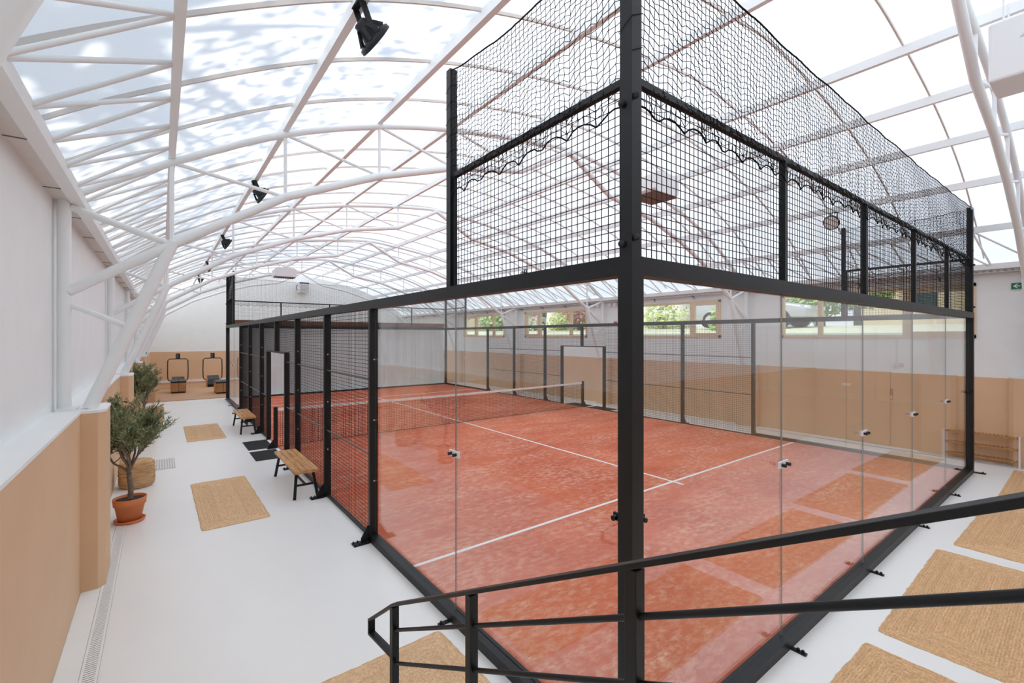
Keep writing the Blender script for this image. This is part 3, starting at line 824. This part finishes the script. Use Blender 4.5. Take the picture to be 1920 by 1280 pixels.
# ------------------------------------------------------------------ training area
g = MB(); g.box(-2.66, -2.25, 20.85, 20.98, 0, 1.24); g.box(-2.34, -2.25, 20.98, 22.6, 0, 1.24)
tag(g.build('low_partition', M['gymfloor'], None, (-2.45, 21.2, 0)), 'low tan partition at the left of the training area', 'partition')
def trainer(x, y, bx, by, lab, lab2):
    t = thing('exercise_machine', lab, 'exercise machine', (x, y, .025), 'exercise machines with black hoop frames')
    z0 = .025; w = .40
    fp = [(x-.25, y, .36), (x-.36, y, .38), (x-w, y, .48), (x-w-.01, y+.02, .9), (x-w, y+.02, 1.36), (x-w+.07, y+.02, 1.43), (x, y+.02, 1.44), (x+w-.07, y+.02, 1.43), (x+w, y+.02, 1.36), (x+w+.01, y+.02, .9), (x+w, y, .48), (x+.36, y, .38), (x+.25, y, .36)]
    MB().tube(fp, .022, 10).build('hoop_frame', M['black'], t)
    g = MB(); g.box(x-.09, x+.09, y-.0, y+.04, 1.44, 1.70); sc = g.build('screen', M['blackm'], t, bevel=.006)
    g = MB(); g.box(x-.07, x-.05, y-.002, y, 1.48, 1.66); g.box(x-.035, x+.0, y-.002, y, 1.48, 1.66); g.build('screen_stripes', M['rod'], sc)
    for s in (-1, 1):
        g = MB(); g.extrude([(x+s*.25, y-.55, z0), (x+s*.25, y+.1, z0), (x+s*.25, y+.1, .5), (x+s*.25, y-.1, .58), (x+s*.25, y-.55, .36)], (s*.035, 0, 0)); g.build('side_panel', M['wood'], t)
    g = MB(); g.extrude([(x-.245, y-.62, .16), (x-.245, y-.5, .40), (x-.245, y+.05, .56), (x-.245, y+.05, .44), (x-.245, y-.45, .14)], (.49, 0, 0)); g.build('seat_pad', M['vinyl'], t)
    g = MB(); g.box(x-.24, x+.24, y-.5, y+.08, z0, .12); g.build('base', M['blackm'], t)
    b = thing('padded_box', lab2, 'exercise box', (bx, by, .025), 'wooden exercise boxes with black cushions')
    g = MB()
    for s in (-1, 1): g.box(min(bx+s*.004, bx+s*.28), max(bx+s*.004, bx+s*.28), by-.55, by+.55, .085, .48)
    g.build('wooden_body', M['wood'], b, bevel=.012)
    g = MB(); g.box(bx-.255, bx+.255, by-.52, by+.52, z0, .085); g.build('plinth', M['blackm'], b)
    for s in (-1, 1):
        g = MB(); g.box(min(bx+s*.004, bx+s*.285), max(bx+s*.004, bx+s*.285), by-.56, by+.56, .48, .56); g.build('cushion', M['vinyl'], b, bevel=.02)
trainer(-1.41, 26.3, -1.45, 24.1, 'left exercise machine with a black hoop frame and small screen', 'wooden exercise box with black cushions in front of the left machine')
trainer(.02, 26.3, .12, 22.75, 'right exercise machine with a black hoop frame and small screen', 'wooden exercise box with black cushions beside the far corner of the court')
g = MB(); g.box(-2.2, 4.5, YB-.06, YB-.031, .12, .24); tag(g.build('cable_trunking', M['white'], None, (1, YB-.05, .12)), 'white cable trunking along the base of the far wall', 'trunking')
t = thing('loudspeaker', 'small white loudspeaker with black front on the farthest pilaster of the left wall', 'loudspeaker', (-2.56, 21.05, 1.797))
g = MB(); g.box(-2.66, -2.46, 20.93, 21.12, 1.797, 2.02); g.build('cabinet', M['white'], t, bevel=.01)
MB().tube([(-2.56, 20.93, 1.92), (-2.56, 20.92, 1.92)], .06, 16).build('cone', M['blackm'], t)

# curtain behind the far glass
t = thing('curtain', 'pale grey curtain hanging behind the far glass end wall', 'curtain', (5, 20.45, 0))
g = MB(); n = 420; vs = []; fs = []
for i in range(n+1):
    x = .18+9.9*i/n; yy = 20.42+.05*math.sin(x*9.5+1.6*math.sin(x*1.7))+.018*math.sin(x*23+2*math.sin(x*3.1))
    vs += [(x, yy, .03), (x, yy, 2.99), (x, yy+.004, .03), (x, yy+.004, 2.99)]
for i in range(n): fs += [(4*i, 4*i+4, 4*i+5, 4*i+1), (4*i+2, 4*i+3, 4*i+7, 4*i+6)]
g.add(vs, fs, True); g.build('cloth', M['curtain'], t)
g = MB(); g.box(.15, 10.1, 20.36, 20.50, 3.06, 3.22); g.build('header_board', M['brownwood'], t)
g = MB(); g.box(.15, 10.1, 20.41, 20.45, 2.99, 3.06); g.build('track', M['rod'], t)
for xx in (.2, 10.05):
    g = MB(); g.box(xx-.04, xx+.04, 20.47, 20.55, 0.0, 3.06); g.build('stand', M['rod'], t)

# ------------------------------------------------------------------ lamps and heaters
def spot(x, y, z, side, lab):
    t = thing('ceiling_spotlight', lab, 'spotlight', (x, y, z), 'black court spotlights on the purlins')
    g = MB(); g.bar((x-.03, y-.04, z), (x-.03, y-.04, z-.02), .05, .05); 
    for dy in (-.07, .07):
        g.bar((x-side*.02, y+dy, z), (x+side*.05, y+dy, z-.17), .05, .008, (0,1,0))
    g.bar((x-.03, y-.07, z-.005), (x-.03, y+.07, z-.005), .05, .008); g.build('bracket', M['black'], t)
    ax = Vector((side*.85, .10, -.50)).normalized(); c = Vector((x+side*.06, y, z-.19))
    MB().tube([c-ax*.10, c-ax*.09, c, c+ax*.03], [.04, .055, .06, .07], 16).build('driver_housing', M['blackm'], t)
    g = MB(); g.tube([c+ax*.03, c+ax*.045, c+ax*.075], [.12, .15, .155], 24); hd = g.build('lamp_head', M['black'], t)
    MB().tube([c+ax*.074, c+ax*.078], .135, 24).build('lens', M['white'], hd)
    g = MB()
    for k_ in range(8):
        a = k_*PI/4; e1 = ax.orthogonal().normalized(); e2 = ax.cross(e1)
        g.bar(c+(e1*math.cos(a)+e2*math.sin(a))*.06-ax*.06, c+(e1*math.cos(a)+e2*math.sin(a))*.13+ax*.03, .004, .03)
    g.build('cooling_fins', M['black'], hd)
spl = ['nearest the camera', 'second from the camera', 'third from the camera', 'fourth from the camera', 'farthest down the hall']
for i, y in enumerate((2.0, 7.15, 12.3, 17.5, 22.0)):
    spot(C0-5.0, y, arch(5.0)+.035, 1, 'black spotlight under the second purlin on the left, %s' % spl[i])
    if i < 4: spot(C0+5.0, y, arch(5.0)+.035, -1, 'black spotlight under the second purlin on the right, %s' % spl[i])
def unit_heater(x, y, z, w, d_, h, lab, rot=0, grille_down=True):
    t = thing('air_heater', lab, 'air heater', (x, y, z), 'white suspended air heaters')
    g = MB(); poly = [(x-w/2, y-d_/2, z+.04), (x-w/2+.05, y-d_/2, z), (x+w/2-.05, y-d_/2, z), (x+w/2, y-d_/2, z+.04), (x+w/2, y-d_/2, z+h-.07), (x+w/2-.1, y-d_/2, z+h), (x-w/2+.1, y-d_/2, z+h), (x-w/2, y-d_/2, z+h-.07)]
    g.extrude(poly, (0, d_, 0)); body = g.build('casing', M['white'], t)
    g = MB(); n = 9
    for i in range(n): g.bar((x-w/2+.06+(w-.12)*i/(n-1), y-d_/2+.04, z-.012), (x-w/2+.06+(w-.12)*i/(n-1), y+d_/2-.04, z-.012), .05, .008, (.5,0,1))
    g.build('louvres', M['grille'], t)
    g = MB(); zt = arch(x-C0)+.05
    for a in (-1, 1):
        for b in (-1, 1): g.tube([(x+a*w*.35, y+b*d_*.35, z+h), (x+a*w*.35, y+b*d_*.35, zt)], .006, 6)
    g.build('hanger_rods', M['steel'], t)
    pts = [(x-w*.2, y, z+h), (x-w*.25, y, z+h+.14), (x-w*.05, y, z+h+.2), (x+w*.15, y, z+h+.14), (x+w*.2, y, z+h)]
    MB().tube(pts, .012, 8).build('hose', M['white'], t)
unit_heater(5.12, 3.55, 5.08, .72, .62, .36, 'white air heater with louvred underside hanging right of the near corner post')
unit_heater(1.95, 19.0, 4.95, .80, .70, .36, 'white air heater hanging over the far part of the court')
t = thing('wall_heater', 'white box heater fixed high on the far end wall', 'wall heater', (4.72, YB-.3, 5.19))
g = MB(); g.box(4.45, 5.02, YB-.62, YB-.12, 5.17, 5.78); g.build('casing', M['white'], t, bevel=.01)
g = MB()
for i in range(10): g.box(4.49, 4.98, YB-.635, YB-.62, 5.22+i*.044, 5.245+i*.044)
g.build('grille', M['galv'], t)
g = MB(); g.box(4.47, 5.0, YB-.626, YB-.62, 5.69, 5.76); g.build('label_strip', M['blackm'], t)
g = MB(); g.box(4.6, 4.9, YB-.12, YB, 5.25, 5.7); g.build('wall_bracket', M['galv'], t)
MB().tube([(4.45, YB-.4, 5.3), (4.36, YB-.4, 5.33), (4.35, YB-.35, 5.5), (4.40, YB-.3, 5.6), (4.45, YB-.3, 5.6)], .02, 8).build('duct_elbow', M['rod'], t)
t = thing('ceiling_heater', 'large white box heater at the top right beside the nearest truss', 'ceiling heater', (5.02, -1.35, 5.14))
g = MB(); g.box(4.72, 5.28, -1.95, -.80, 5.135, 5.74); g.build('casing', M['white'], t, bevel=.025)
MB().extrude([(4.715, -1.05, 5.53), (4.715, -1.35, 5.55), (4.715, -1.35, 5.50), (4.715, -1.02, 5.50)], (.006, 0, 0)).build('handle_plate', M['galv'], t)
g = MB()
for a in (4.82, 5.18):
    for b in (-1.85, -.9): g.tube([(a, b, 5.74), (a, b, arch(a-C0)+.05)], .008, 6)
g.build('hanger_rods', M['steel'], t)

# ------------------------------------------------------------------ right wall fittings
t = thing('cable_tray', 'perforated metal cable tray along the top of the right wall', 'cable tray', (11.3, 10, 3.80))
g = MB(); g.box(11.20, 11.32, YF, 28.2, 3.815, 3.822); g.box(11.20, 11.204, YF, 28.2, 3.822, 3.865); g.box(11.316, 11.32, YF, 28.2, 3.822, 3.865); g.build('tray', M['galv'], t)
y = -2.2; 
while y < 27: 
    g = MB(); g.box(11.22, 11.384, y, y+.03, 3.79, 3.815); g.box(11.37, 11.384, y, y+.03, 3.72, 3.79); g.build('bracket', M['rod'], t); y += 1.45
g = MB(); y = -2.8
while y < 27.8: g.box(11.199, 11.2005, y, y+.05, 3.835, 3.85); y += .1
g.build('perforations', M['grille'], t)
# exit sign
t = thing('exit_sign', 'green and white emergency exit sign with arrow high on the right wall', 'exit sign', (11.38, -.53, 3.46))
g = MB(); g.box(11.37, 11.399, -.78, -.33, 3.455, 3.605); g.build('housing', M['white'], t)
g = MB(); g.box(11.366, 11.37, -.495, -.338, 3.468, 3.592); g.build('arrow_panel', M['green'], t)
X = 11.362
def sgn(polys): 
    g = MB()
    for P in polys: g.extrude([(X, a, b) for a, b in P], (.003, 0, 0))
    return g
sgn([[(-.36, 3.53), (-.42, 3.575), (-.437, 3.575), (-.40, 3.54), (-.46, 3.54), (-.46, 3.52), (-.40, 3.52), (-.437, 3.485), (-.42, 3.485)]]).build('arrow', M['white'], t)
X = 11.366
g = sgn([[(-.545, 3.575), (-.565, 3.575), (-.565, 3.555), (-.545, 3.555)], [(-.525, 3.545), (-.53, 3.553), (-.58, 3.54), (-.585, 3.51), (-.575, 3.51), (-.57, 3.53)],
         [(-.55, 3.545), (-.57, 3.54), (-.56, 3.50), (-.54, 3.51)], [(-.555, 3.51), (-.54, 3.51), (-.52, 3.475), (-.535, 3.475)], [(-.56, 3.515), (-.55, 3.50), (-.60, 3.48), (-.60, 3.49)],
         [(-.64, 3.585), (-.765, 3.585), (-.765, 3.475), (-.75, 3.475), (-.75, 3.572), (-.655, 3.572), (-.655, 3.475), (-.64, 3.475)]])
g.build('running_figure', M['green'], t)
MB().tube([(11.385, -.475, 3.605), (11.385, -.475, 3.815)], .01, 8).build('conduit', M['white'], t)
# alarm box, sockets, red beacon
t = thing('fire_alarm_point', 'small red call point beside the flush tan door', 'alarm', (11.34, 1.53, 1.1))
g = MB(); g.box(11.325, 11.36, 1.51, 1.555, 1.08, 1.33); g.build('plate', M['red'], t); g = MB(); g.box(11.32, 11.325, 1.52, 1.545, 1.1, 1.18); g.build('label_plate', M['white'], t)
t = thing('wall_socket', 'pair of grey wall sockets below the nearest window', 'socket', (11.38, 1.44, 1.85))
for yy, mm in ((1.37, 'galv'), (1.52, 'white')):
    g = MB(); g.box(11.36, 11.399, yy-.04, yy+.04, 1.85, 1.93); g.build('socket_box', M[mm], t)
MB().tube([(11.39, 1.37, 1.85), (11.39, 1.38, 1.80), (11.39, 1.43, 1.80), (11.39, 1.44, 1.87), (11.39, 1.44, 2.49)], .01, 8).build('cable', M['white'], t)
MB().tube([(11.39, 1.52, 1.85), (11.39, 1.51, 1.80), (11.39, 1.47, 1.80), (11.39, 1.46, 1.87), (11.39, 1.46, 2.49)], .01, 8).build('cable', M['white'], t)
t = thing('alarm_sounder', 'small red alarm sounder on the right wall between two windows', 'alarm', (11.37, 10.1, 3.0))
g = MB(); g.box(11.33, 11.399, 9.62, 9.72, 2.98, 3.09); g.build('sounder', M['red'], t); g = MB(); g.box(11.375, 11.399, 9.63, 9.71, 2.0, 2.98); g.build('conduit', M['white'], t)
# junction boxes near the second column
for j, yy in enumerate((11.0, 10.75, 10.5, 9.9, 9.65)):
    g = MB(); g.box(11.28, 11.398, yy-.06, yy+.06, 3.66, 3.78); 
    o = g.build('junction_box', M['white'], None, (11.34, yy, 3.66)); tag(o, 'small white junction box under the cable tray by a right wall column', 'junction box', 'white junction boxes by the column')
# shoe rack
t = thing('shoe_rack', 'white framed shoe rack with three slatted wooden shelves by the right wall', 'shoe rack', (11.13, .05, 0))
for yy in (-.48, .58):
    for xx in (11.02, 11.25):
        g = MB(); g.box(xx-.012, xx+.012, yy-.012, yy+.012, 0.0, .60); g.build('leg', M['white'], t)
    g = MB(); g.box(11.02, 11.25, yy-.01, yy+.01, .58, .60); g.build('side_bar', M['white'], t)
for z in (.10, .33, .555):
    g = MB()
    g.box(11.03, 11.05, -.465, .565, z, z+.018); g.box(11.22, 11.24, -.465, .565, z, z+.018)
    y = -.46
    while y < .56: g.box(11.02, 11.25, y, y+.03, z+.018, z+.028); y += .055
    g.build('shelf', M['slat'], t)

# ------------------------------------------------------------------ stair with railing in the foreground
t = thing('staircase', 'pale stair flight below the camera', 'staircase', (-1.9, .2, 0))
g = MB(); ny = 5
for i in range(6):
    z1 = 1.02-.17*i; y0 = -1.0+.32*i
    g.box(-2.66, -.96, y0, y0+.34, max(0, z1-.17) if i else 0, z1)
    if i: g.box(-2.66, -.96, y0, y0+.34, 0, z1-.17)
g.build('treads', M['floor'], t)
g = MB(); g.box(-2.66, 3.0, YF+.04, -1.45, .85, 1.02) ; g.box(-2.66, -.96, -1.45, -1.0, .85, 1.02); g.box(-2.6, -2.5, -2.9, -1.2, 0, .85)
g2 = MB(); g2.box(-2.66, -.96, YF+.04, -1.0, 0.0, 1.02); g2.build('landing', M['floor'], t)
r = thing('stair_railing', 'black metal stair railing descending across the foreground', 'railing', (-1.0, .0, 0))
xr = -1.0; SL = .53
def rz(y, z0): return z0-SL*(y-.86)   # height of a sloping rail that passes z0 at y=.86
def floor_at(y): 
    i = int((y+1.0)/.32); 
    return 1.02-.17*i if y >= -1.0 and i < 6 else (1.02 if y < -1.0 else 0)
for y in (.86, .05, -.79, -1.63):
    g = MB(); g.box(xr-.02, xr+.02, y-.02, y+.02, floor_at(y), rz(y, 1.022)); g.build('post', M['black'], r, bevel=.002)
g = MB(); g.box(xr-.02, xr+.02, -2.30, -2.26, 1.02, rz(-1.8, 1.022)); g.build('post', M['black'], r, bevel=.002)
yt = -2.3
pts = [(xr, yt, rz(-1.8, 1.03)), (xr, -1.8, rz(-1.8, 1.03)), (xr, .86, 1.03), (xr, 1.215, .775), (xr, 1.215, .69), (xr, .86, .74)]
g = MB()
for a, b in zip(pts, pts[1:]): 
    d_ = (Vector(b)-Vector(a)).normalized(); g.bar(Vector(a)-d_*.006, Vector(b)+d_*.006, .042, .016, (0,.2,1) if abs(d_.z) < .9 else (0,1,0))
g.build('handrail', M['black'], r, bevel=.002)
for z0 in (.885, .70, .525, .36):
    a = -1.63; MB().tube([(xr, .86, z0), (xr, a, rz(a, z0))], .0095, 10).build('rail', M['black'], r)

# ------------------------------------------------------------------ outside (right): lawn, cars, trees, houses
g = MB(); xs = [11.62, 12.5, 14, 16, 18, 22, 30, 60]; zs = [2.48, 2.58, 2.72, 2.85, 2.93, 3.0, 3.1, 3.6]
for i in range(len(xs)-1):
    g.add([(xs[i], -25, zs[i]), (xs[i+1], -25, zs[i+1]), (xs[i+1], 70, zs[i+1]), (xs[i], 70, zs[i])], [(0,1,2,3)], True)
def gz(x):
    for i in range(len(xs)-1):
        if x <= xs[i+1]: return zs[i]+(zs[i+1]-zs[i])*(x-xs[i])/(xs[i+1]-xs[i])
    return zs[-1]
o = g.build('lawn', M['grass'], None, (20, 10, 2.5)); tag(o, 'sunlit lawn rising outside the windows', 'lawn', None, 'stuff')
def car(x, y, rz_, paint, lab):
    z = gz(x); t = thing('car', lab, 'car', (x, y, z), 'cars parked outside the windows')
    t.rotation_euler = (0, 0, rz_)
    def P(mb, nm, m, bev=0, par=None):
        me = mb.build(nm, m, None); me.parent = par or t
        if bev:
            b = me.modifiers.new('bevel', 'BEVEL'); b.width = bev; b.segments = 3; b.limit_method = 'ANGLE'; b.angle_limit = .5
        for p in me.data.polygons: p.use_smooth = True
        return me
    # length along local y, front at -y
    prof = [(-2.1,.35),(-2.12,.62),(-1.95,.78),(-1.05,.95),(-.95,.96),(1.75,1.0),(2.05,.92),(2.1,.6),(2.08,.35)]
    g = MB(); g.extrude([(-.88, a, b) for a, b in prof], (1.76, 0, 0)); P(g, 'body', paint, .08)
    cab = [(-1.05,.94),(-.25,1.44),(.2,1.52),(1.3,1.49),(1.95,.98)]
    g = MB(); n = len(cab); wi = lambda z_: .84-.32*(z_-.94)
    g.add([(-wi(b), a, b) for a, b in cab]+[(wi(b), a, b) for a, b in cab], [tuple(range(n)), tuple(range(n, 2*n))[::-1]]+[(i, i+n, (i+1) % n+n, (i+1) % n) for i in range(n)]); P(g, 'cabin', paint, .04)
    g = MB()
    for s in (-1, 1):
        w_ = [(-.72,1.0),(-.16,1.38),(.42,1.43),(.42,1.0)], [(.5,1.0),(.5,1.43),(1.2,1.41),(1.6,1.03)]
        for q in w_: g.add([(s*(wi(b)+.012), a, b) for a, b in q], [(0,1,2,3)])
    g.add([(-.72,-1.0,1.0),(.72,-1.0,1.0),(.60,-.3,1.43),(-.60,-.3,1.43)], [(0,1,2,3)]); g.add([(-.7,1.93,1.03),(.7,1.93,1.03),(.6,1.36,1.44),(-.6,1.36,1.44)], [(0,3,2,1)])
    P(g, 'windows', M['carglass'])
    for a in (-1.3, 1.3):
        for s in (-1, 1):
            g = MB(); g.tube([(s*.70, a, .32), (s*.90, a, .32)], .32, 20); wh = P(g, 'wheel', M['tyre'])
            g = MB(); g.tube([(s*.88, a, .32), (s*.91, a, .32)], .2, 14); P(g, 'hub', M['galv'], 0, wh)
    g = MB()
    for s in (-1, 1): g.box(s*.62-.16, s*.62+.16, 2.06, 2.12, .72, .88)
    P(g, 'tail_lamp', M['lightred'])
    g = MB()
    for s in (-1, 1): g.box(s*.62-.18, s*.62+.18, -2.13, -2.03, .62, .74)
    P(g, 'headlamp', M['white'])
car(16.2, 6.88, .0, M['carS'], 'silver car between the nearest and the second window')
car(21.0, 12.5, .1, M['carW'], 'white car right of the pale trunk outside the second window')
car(23.0, 17.2, PI/2, M['carW'], 'white car at the left edge of the second window')
car(22.0, 25.8, PI/2+.2, M['carS'], 'silver car outside the third window')
def leaves(g, c, r, n, size, rnd, shell=.55):
    for _ in range(n):
        while True:
            v = Vector((rnd.uniform(-1,1), rnd.uniform(-1,1), rnd.uniform(-1,1)))
            if shell < v.length <= 1: break
        p = Vector((c[0]+v.x*r[0], c[1]+v.y*r[1], c[2]+v.z*r[2])); s = size*rnd.uniform(.6, 1.3)
        a = Vector((rnd.uniform(-1,1), rnd.uniform(-1,1), rnd.uniform(-1,1))).normalized(); b = a.orthogonal().normalized()
        g.add([p, p+a*s*.5+b*s*.28, p+a*s, p+a*s*.5-b*s*.28], [(0,1,2,3)])
def tree(x, y, h, tr, crown, m, bark, lab, n=1500, size=.3, zc=None, seed=1, cat='tree', nm='tree', gr=None):
    rnd = random.Random(seed); z = gz(x) if x > 0 else 0
    t = thing(nm, lab, cat, (x, y, z), gr)
    if tr:
        g = MB(); g.tube([(x, y, z-.05), (x+.05, y+.05, z+h*.3), (x-.05, y, z+h*.7), (x, y, z+h)], [tr*1.25, tr, tr*.9, tr*.6], 12)
        for a in range(4):
            an = a*PI/2+.4; g.tube([(x, y, z+h*.6), (x+math.cos(an)*crown[0]*.5, y+math.sin(an)*crown[1]*.5, z+h*.95)], [tr*.5, tr*.2], 8)
        g.build('trunk', bark, t)
    g = MB(); leaves(g, (x, y, zc if zc is not None else z+h), crown, n, size, rnd)
    for a in range(5):
        an = a*2*PI/5+rnd.random(); leaves(g, (x+math.cos(an)*crown[0]*.6, y+math.sin(an)*crown[1]*.6, (zc if zc is not None else z+h)+rnd.uniform(-.5,.5)*crown[2]), [q*.5 for q in crown], n//6, size, rnd, .2)
    g.build('foliage', m, t); return t
gt = 'trees outside the windows'
tree(18.5, 11.6, 5.0, .32, (2.6,2.6,1.6), M['leafg'], M['trunkw'], 'tree with a thick pale trunk outside the second window', 1600, .3, seed=2, gr=gt)
tree(21.0, 15.4, 5.0, .26, (2.6,2.6,1.6), M['leafg'], M['trunkw'], 'tree with a pale trunk at the left edge of the second window', 1400, .3, seed=3, gr=gt)
tree(18.5, 21.0, 5.0, .34, (2.4,2.4,1.6), M['leafg'], M['trunkw'], 'tree with a pale trunk in the middle of the third window', 1500, .3, seed=4, gr=gt)
tree(16.4, 16.5, 1.6, .08, (1.1,1.3,1.3), M['leafr'], M['trunkd'], 'copper leaved tree at the right of the third window', 1500, .2, seed=5, gr=gt)
tree(20.8, 6.2, 2.0, .16, (1.8,1.9,1.1), M['leafg'], M['trunkd'], 'leafy green tree behind the silver car outside the nearest window', 1500, .24, zc=4.5, seed=6, gr=gt)
tree(19.6, 4.5, 1.6, .12, (1.3,1.2,.9), M['leafg'], M['trunkd'], 'smaller green tree in the middle pane of the nearest window', 1100, .22, zc=4.5, seed=8, gr=gt)
tree(28.0, 21.0, 3.0, .2, (2.4,4.6,2.6), M['leafg'], M['trunkd'], 'wide green tree far behind the second window', 2600, .4, zc=5.0, seed=9, gr=gt)
tree(24.0, 33.0, 3.0, .2, (2.4,4.4,2.6), M['leafg'], M['trunkd'], 'broad green tree far behind the third window', 2600, .4, zc=4.8, seed=10, gr=gt)
tree(22.0, 42.0, 2.6, .2, (2.2,3.8,2.4), M['leafy'], M['trunkd'], 'light green tree behind the farthest window', 2200, .4, zc=4.6, seed=12, gr=gt)
tree(28.0, 30.0, 2.6, .2, (2.0,3.6,2.4), M['leafy'], M['trunkd'], 'pale green tree between the second and third windows', 1800, .36, zc=4.8, seed=13, gr=gt)
tree(30.0, 12.5, 3.0, .2, (2.4,4.0,2.6), M['leafg'], M['trunkd'], 'broad green tree beyond the white car', 2200, .4, zc=5.2, seed=14, gr=gt)
def bush(x, y, r, m, lab, n=700, seed=1):
    rnd = random.Random(seed); g = MB(); leaves(g, (x, y, gz(x)+r[2]*.6), r, n, .2, rnd, .3)
    o = g.build('bush', m, None, (x, y, gz(x))); tag(o, lab, 'bush', 'bushes outside the windows')
bush(17.0, 11.4, (.8,1.3,.75), M['leafy'], 'yellow green bush left of the pale trunk outside the second window', seed=1)
bush(16.9, 18.4, (.8,1.0,.7), M['leafy'], 'bright bush right of the trunk outside the third window', seed=2)
bush(14.6, 7.3, (.35,.45,.6), M['leafg'], 'green bush in front of the silver car', seed=3)
bush(17.0, 22.4, (.8,1.0,.9), M['leafg'], 'green bush left of the trunk outside the third window', seed=4)
bush(16.5, 31.5, (.8,1.2,.6), M['leafy'], 'light bush outside the farthest window', seed=5)
# street lamp
t = thing('street_lamp', 'white lantern street lamp right of the pale trunk', 'street lamp', (19.6, 11.75, gz(19.6)))
z = gz(19.6); MB().tube([(19.6, 11.75, z), (19.6, 11.75, z+1.0)], .05, 10).build('pole', M['white'], t)
MB().lathe([(.08, 1.0), (.17, 1.35), (.20, 1.37), (.07, 1.55), (.03, 1.68)], (19.6, 11.75, z), 6, smooth=False).build('lantern', M['white'], t)
# houses
def house(x0, x1, y0, y1, h, lab):
    z = gz((x0+x1)/2)-.3; t = thing('house', lab, 'house', ((x0+x1)/2, (y0+y1)/2, z), 'houses outside the windows')
    g = MB(); g.box(x0, x1, y0, y1, z, z+h); g.build('walls', M['house'], t)
    g = MB(); g.box(x0-.5, x1+.5, y0-.5, y1+.5, z+h, z+h+.22); g.build('eaves', M['eave'], t)
    xm = (x0+x1)/2; g = MB(); g.add([(x0-.5, y0-.5, z+h+.22), (x0-.5, y1+.5, z+h+.22), (x1+.5, y1+.5, z+h+.22), (x1+.5, y0-.5, z+h+.22), (xm, y0+1, z+h+1.5), (xm, y1-1, z+h+1.5)], [(0,4,5,1), (2,5,4,3), (0,3,4), (1,5,2), (0,1,2,3)]); g.build('roof', M['rooft'], t)
    y = y0+.8
    while y < y1-1.2:
        g = MB(); g.box(x0-.03, x0, y, y+1.0, z+1.1, z+2.1); w_ = g.build('window', M['carglass'], t); y += 2.4
house(30, 36, -4.0, 7.2, 2.9, 'low cream house with white eaves seen in the nearest window')
house(28, 34, 48, 62, 3.0, 'cream house outside the farthest window')

# trees on the left that shade the translucent roof
def shade_tree(x, y, z, crown, n, lab, seed):
    rnd = random.Random(seed)
    t = thing('tree', lab, 'tree', (x, y, 0), 'tall trees left of the hall')
    g = MB(); g.tube([(x, y, -.2), (x+.2, y, z*.5), (x, y, z+crown[2]*.4)], [.4, .3, .12], 10)
    for a in range(14):
        an = rnd.uniform(0, 2*PI); zz = rnd.uniform(-.6, .7); rr = math.sqrt(max(0, 1-zz*zz))
        g.tube([(x, y, z-crown[2]*.5+zz), (x+math.cos(an)*crown[0]*rr*.9, y+math.sin(an)*crown[1]*rr*.9, z+zz*crown[2])], [.10, .02], 6)
    g.build('trunk', M['trunkd'], t)
    g = MB()
    for _ in range(n):
        while True:
            v = Vector((rnd.uniform(-1,1), rnd.uniform(-1,1), rnd.uniform(-1,1)))
            if v.length <= 1: break
        p = Vector((x+v.x*crown[0], y+v.y*crown[1], z+v.z*crown[2])); s = rnd.uniform(.16, .42)
        a = Vector((rnd.uniform(.4,1), rnd.uniform(-.35,.35), rnd.uniform(-.6,.1))).normalized(); b = a.cross(Vector((0,0,1))).normalized()
        b = (b+Vector((0,0,rnd.uniform(-.5,.5)))).normalized(); w_ = s*rnd.uniform(.10,.2)
        g.add([p-a*s*.5, p+b*w_, p+a*s*.5, p-b*w_], [(0,1,2,3)])
    g.build('foliage', M['leafd'], t)
shade_tree(-5.3, 2.6, 8.0, (3.6,5.6,1.6), 4200, 'tall tree outside left of the hall, nearest the stairs', 31)
shade_tree(-5.3, 11.8, 8.4, (3.4,5.2,1.7), 5600, 'tall tree outside left of the hall, behind the olive trees', 32)
shade_tree(-5.0, 21.0, 12.4, (6.4,6.0,2.2), 9000, 'tall tree outside left of the hall, near the training area', 33)
g = MB(); g.box(-60, -3.15, -40, 70, -.25, -.05); tag(g.build('ground', M['grass'], None, (-20, 10, -.15)), 'ground outside left of the hall', 'ground', None, 'stuff')
